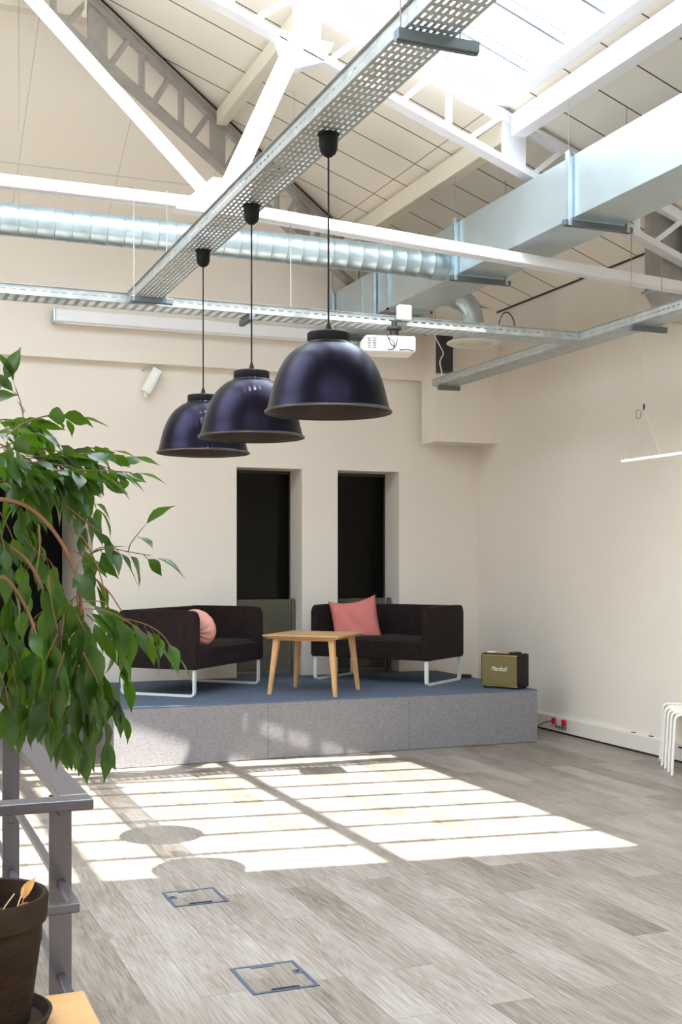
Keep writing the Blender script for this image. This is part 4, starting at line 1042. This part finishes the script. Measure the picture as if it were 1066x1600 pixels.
# main arching branch (0,785) -> (60,800) -> (105,850) -> (130,935)
branch([topC, (-20, 783, 2.02), (30, 786, 2.04), (68, 812, 2.06), (100, 855, 2.08), (120, 905, 2.1), (128, 960, 2.12)], 0.0042, 0.0027, dens=0.05, start=0.75)
branch([topB, (-30, 838, 2.1), (20, 858, 2.1), (52, 890, 2.1), (75, 945, 2.12), (92, 1010, 2.15)], 0.0038, 0.0027, dens=0.05, start=0.7)
branch([topC, (-30, 900, 1.95), (10, 905, 1.97), (45, 960, 2.0), (60, 1010, 2.0)], 0.0034, 0.0027, dens=0.04, start=0.6)
A = 0.0012
# top sprig
branch([(-30, 720, 2.1), (20, 700, 2.1), (36, 665, 2.1), (32, 630, 2.1), (24, 606, 2.1)], A, 0.0009, dens=0.040, L=0.066, droop=0.05, start=0.3)
branch([(-50, 640, 2.1), (-10, 622, 2.1), (2, 602, 2.1)], A, 0.0009, dens=0.05, L=0.066, droop=0.25, start=0.5)
# upper canopy, going right
up = [((10, 680), (40, 660), (80, 648), (112, 650)), ((10, 722), (70, 712), (130, 700), (165, 702)), ((10, 740), (80, 715), (150, 708), (195, 712)),
      ((20, 740), (90, 735), (160, 735), (205, 738)), ((30, 760), (80, 750), (120, 758), (150, 790)), ((0, 700), (30, 690), (70, 700), (100, 730)),
      ((-20, 680), (20, 668), (50, 672), (85, 690)), ((-20, 720), (20, 716), (60, 730), (80, 770)), ((-20, 760), (10, 750), (40, 770), (52, 810)),
      ((40, 730), (90, 745), (115, 770), (130, 800)), ((-10, 690), (10, 700), (25, 730), (30, 780)), ((-20, 660), (10, 655), (30, 662), (48, 690)),
      ((60, 700), (90, 705), (110, 715), (125, 745)), ((-20, 700), (30, 720), (70, 725), (100, 740)), ((-30, 740), (0, 735), (35, 745), (55, 775)), ((40, 712), (90, 716), (140, 722), (178, 735)), ((20, 725), (60, 722), (110, 730), (150, 745)), ((-20, 670), (0, 676), (20, 690), (30, 710)), ((0, 730), (30, 740), (60, 752), (95, 775))]
def y_flat(q): return abs(q[-1][1]-q[0][1]) < 40
for i, q in enumerate(up):
    zz = 2.0 + 0.26*((i*37) % 10)/10
    branch([(x, y, zz+0.02*k) for k, (x, y) in enumerate(q)], A, 0.0008, dens=0.0105, L=0.058, droop=0.30 if y_flat(q) else 0.6, start=0.1, spread=1.0)
# middle branch to the right tip (270,865)
branch([(100, 855, 2.08), (118, 862, 2.1), (135, 868, 2.12), (160, 855, 2.13), (200, 862, 2.14), (235, 868, 2.15)], A, 0.0008, dens=0.026, L=0.066, droop=0.75, start=0.3)
branch([(200, 862, 2.14), (205, 848, 2.14), (222, 826, 2.15)], 0.0012, 0.0007, dens=0.032, L=0.062, droop=0.35, start=0.6)
branch([(105, 790, 2.1), (130, 812, 2.1), (160, 835, 2.12), (185, 862, 2.12)], A, 0.0008, dens=0.021, L=0.060, droop=0.7, start=0.15)
branch([(110, 800, 2.16), (125, 840, 2.16), (140, 880, 2.16), (148, 905, 2.16)], A, 0.0008, dens=0.024, L=0.062, droop=0.9, start=0.3)
branch([(118, 905, 2.1), (122, 880, 2.1), (130, 872, 2.1)], A, 0.0009, dens=0.02, L=0.068, droop=0.9, start=0.1)
# left middle, behind the arching stem
for q, zz in ((((0, 800), (15, 830), (30, 870), (38, 910)), 2.2), (((20, 790), (40, 820), (62, 850), (78, 890)), 2.22), (((-20, 830), (0, 860), (12, 900), (18, 950)), 2.1),
              (((-10, 880), (8, 920), (18, 960), (25, 1000)), 2.1), (((30, 830), (55, 860), (80, 880), (100, 930)), 2.2), (((-30, 760), (-10, 800), (5, 850), (8, 880)), 2.05),
              (((-20, 940), (5, 1000), (20, 1050), (30, 1090)), 2.1), (((-25, 990), (-5, 1040), (8, 1075), (14, 1110)), 2.05), (((0, 1000), (30, 1040), (42, 1075), (60, 1105)), 2.15), (((-30, 1000), (0, 1005), (25, 1020), (40, 1060)), 2.2)):
    branch([(x, y, zz) for x, y in q], A, 0.0008, dens=0.024, L=0.062, droop=0.8, start=0.1)
# lower hanging mass
low = [((125, 950), (165, 955), (200, 972), (238, 1000)), ((150, 965), (200, 968), (245, 985), (275, 1020)), ((120, 955), (140, 985), (150, 1030), (165, 1060)),
       ((115, 950), (120, 1000), (128, 1060), (140, 1110)), ((100, 960), (95, 1010), (92, 1060), (85, 1120)), ((90, 990), (72, 1030), (60, 1070), (52, 1110)),
       ((110, 980), (110, 1040), (105, 1090), (100, 1140)), ((125, 1000), (135, 1060), (140, 1110), (132, 1150)), ((110, 1000), (120, 1060), (112, 1110), (125, 1160)),
       ((95, 970), (70, 1000), (55, 1020), (48, 1050)), ((130, 1020), (150, 1060), (160, 1100), (165, 1150)), ((100, 1020), (85, 1070), (75, 1110), (80, 1130)),
       ((135, 960), (165, 985), (185, 1010), (195, 1050)), ((80, 950), (60, 960), (40, 985), (30, 1020)), ((120, 930), (100, 950), (80, 985), (70, 1040)),
       ((120, 960), (135, 1000), (120, 1050), (130, 1100)), ((128, 940), (160, 940), (170, 950), (180, 975)), ((75, 1000), (70, 1030), (66, 1060), (64, 1100)), ((140, 1040), (160, 1065), (180, 1090), (190, 1110))]
for i, q in enumerate(low):
    zz = 2.03 + 0.24*((i*53) % 11)/11
    branch([(x, y, zz+0.012*k) for k, (x, y) in enumerate(q)], A, 0.0008, dens=0.0185, L=0.070 if i not in (1, 18) else 0.056, droop=1.0, start=0.08, spread=0.6)
# bare russet twigs
for q in (((105, 835, 2.1), (125, 835, 2.1), (150, 880, 2.1), (165, 930, 2.1)), ((150, 905, 2.1), (170, 925, 2.1), (190, 955, 2.1)), ((122, 905, 2.1), (120, 935, 2.1), (124, 955, 2.12)), ((60, 820, 2.05), (62, 850, 2.05), (56, 900, 2.05)), ((75, 900, 2.12), (80, 940, 2.1), (90, 985, 2.1))):
    branch(list(q), 0.0018, 0.001, leaves=False)
obj('twigs', twigs, M['bark'], t, smooth=True)
o = obj('foliage', fol, M['leaf'], t, smooth='all'); o['kind'] = 'stuff'
# litter in the pot
def litter(pos, d, L, m, label, nm='dead_leaf', cat='dead leaf'):
    b = B(); r2 = random.Random(int(pos[0]*1e4)); add_leaf(b, Vector(pos), Vector(d), L, L*0.45, r2, 0.4); tag(obj(nm, b, m, None, smooth='all', world=pos), label, cat)
zs = zr-0.036
litter((PXc+0.07, PYc+0.015, zs+0.004), (0.25, 0.3, 0.75), 0.045, M['dead_leaf'], 'yellow dead leaf standing against the right inner rim of the pot')
litter((PXc+0.045, PYc-0.045, zs+0.004), (0.6, 0.2, 0.35), 0.040, M['dead_red'], 'orange brown dead leaf on the soil near the front rim')
litter((PXc+0.005, PYc-0.065, zs+0.004), (0.5, -0.2, 0.25), 0.036, M['dead_red'], 'russet dead leaf on the soil at the left edge of the picture')
for k, (a, c_) in enumerate((((0.02, -0.06), (0.055, -0.01)), ((0.03, -0.07), (0.02, 0.01)), ((0.0, -0.05), (0.01, -0.02)), ((0.05, -0.05), (0.075, 0.02)))):
    b = B(); tube(b, [(PXc+a[0], PYc+a[1], zs+0.002), (PXc+(a[0]+c_[0])/2, PYc+(a[1]+c_[1])/2, zs+0.022), (PXc+c_[0], PYc+c_[1], zs+0.034)], 0.0013, 6)
    o = obj('dry_stalk', b, M['straw'], None, world=(PXc+a[0], PYc+a[1], zs)); tag(o, ('dry stalk leaning forward right in the pot, by the orange leaf', 'tallest dry stalk in the pot, leaning back towards the rim', 'dry stalk at the left edge of the picture in the pot', 'dry stalk beside the yellow leaf in the pot')[k], 'stalk', 'dry stalks in the pot')
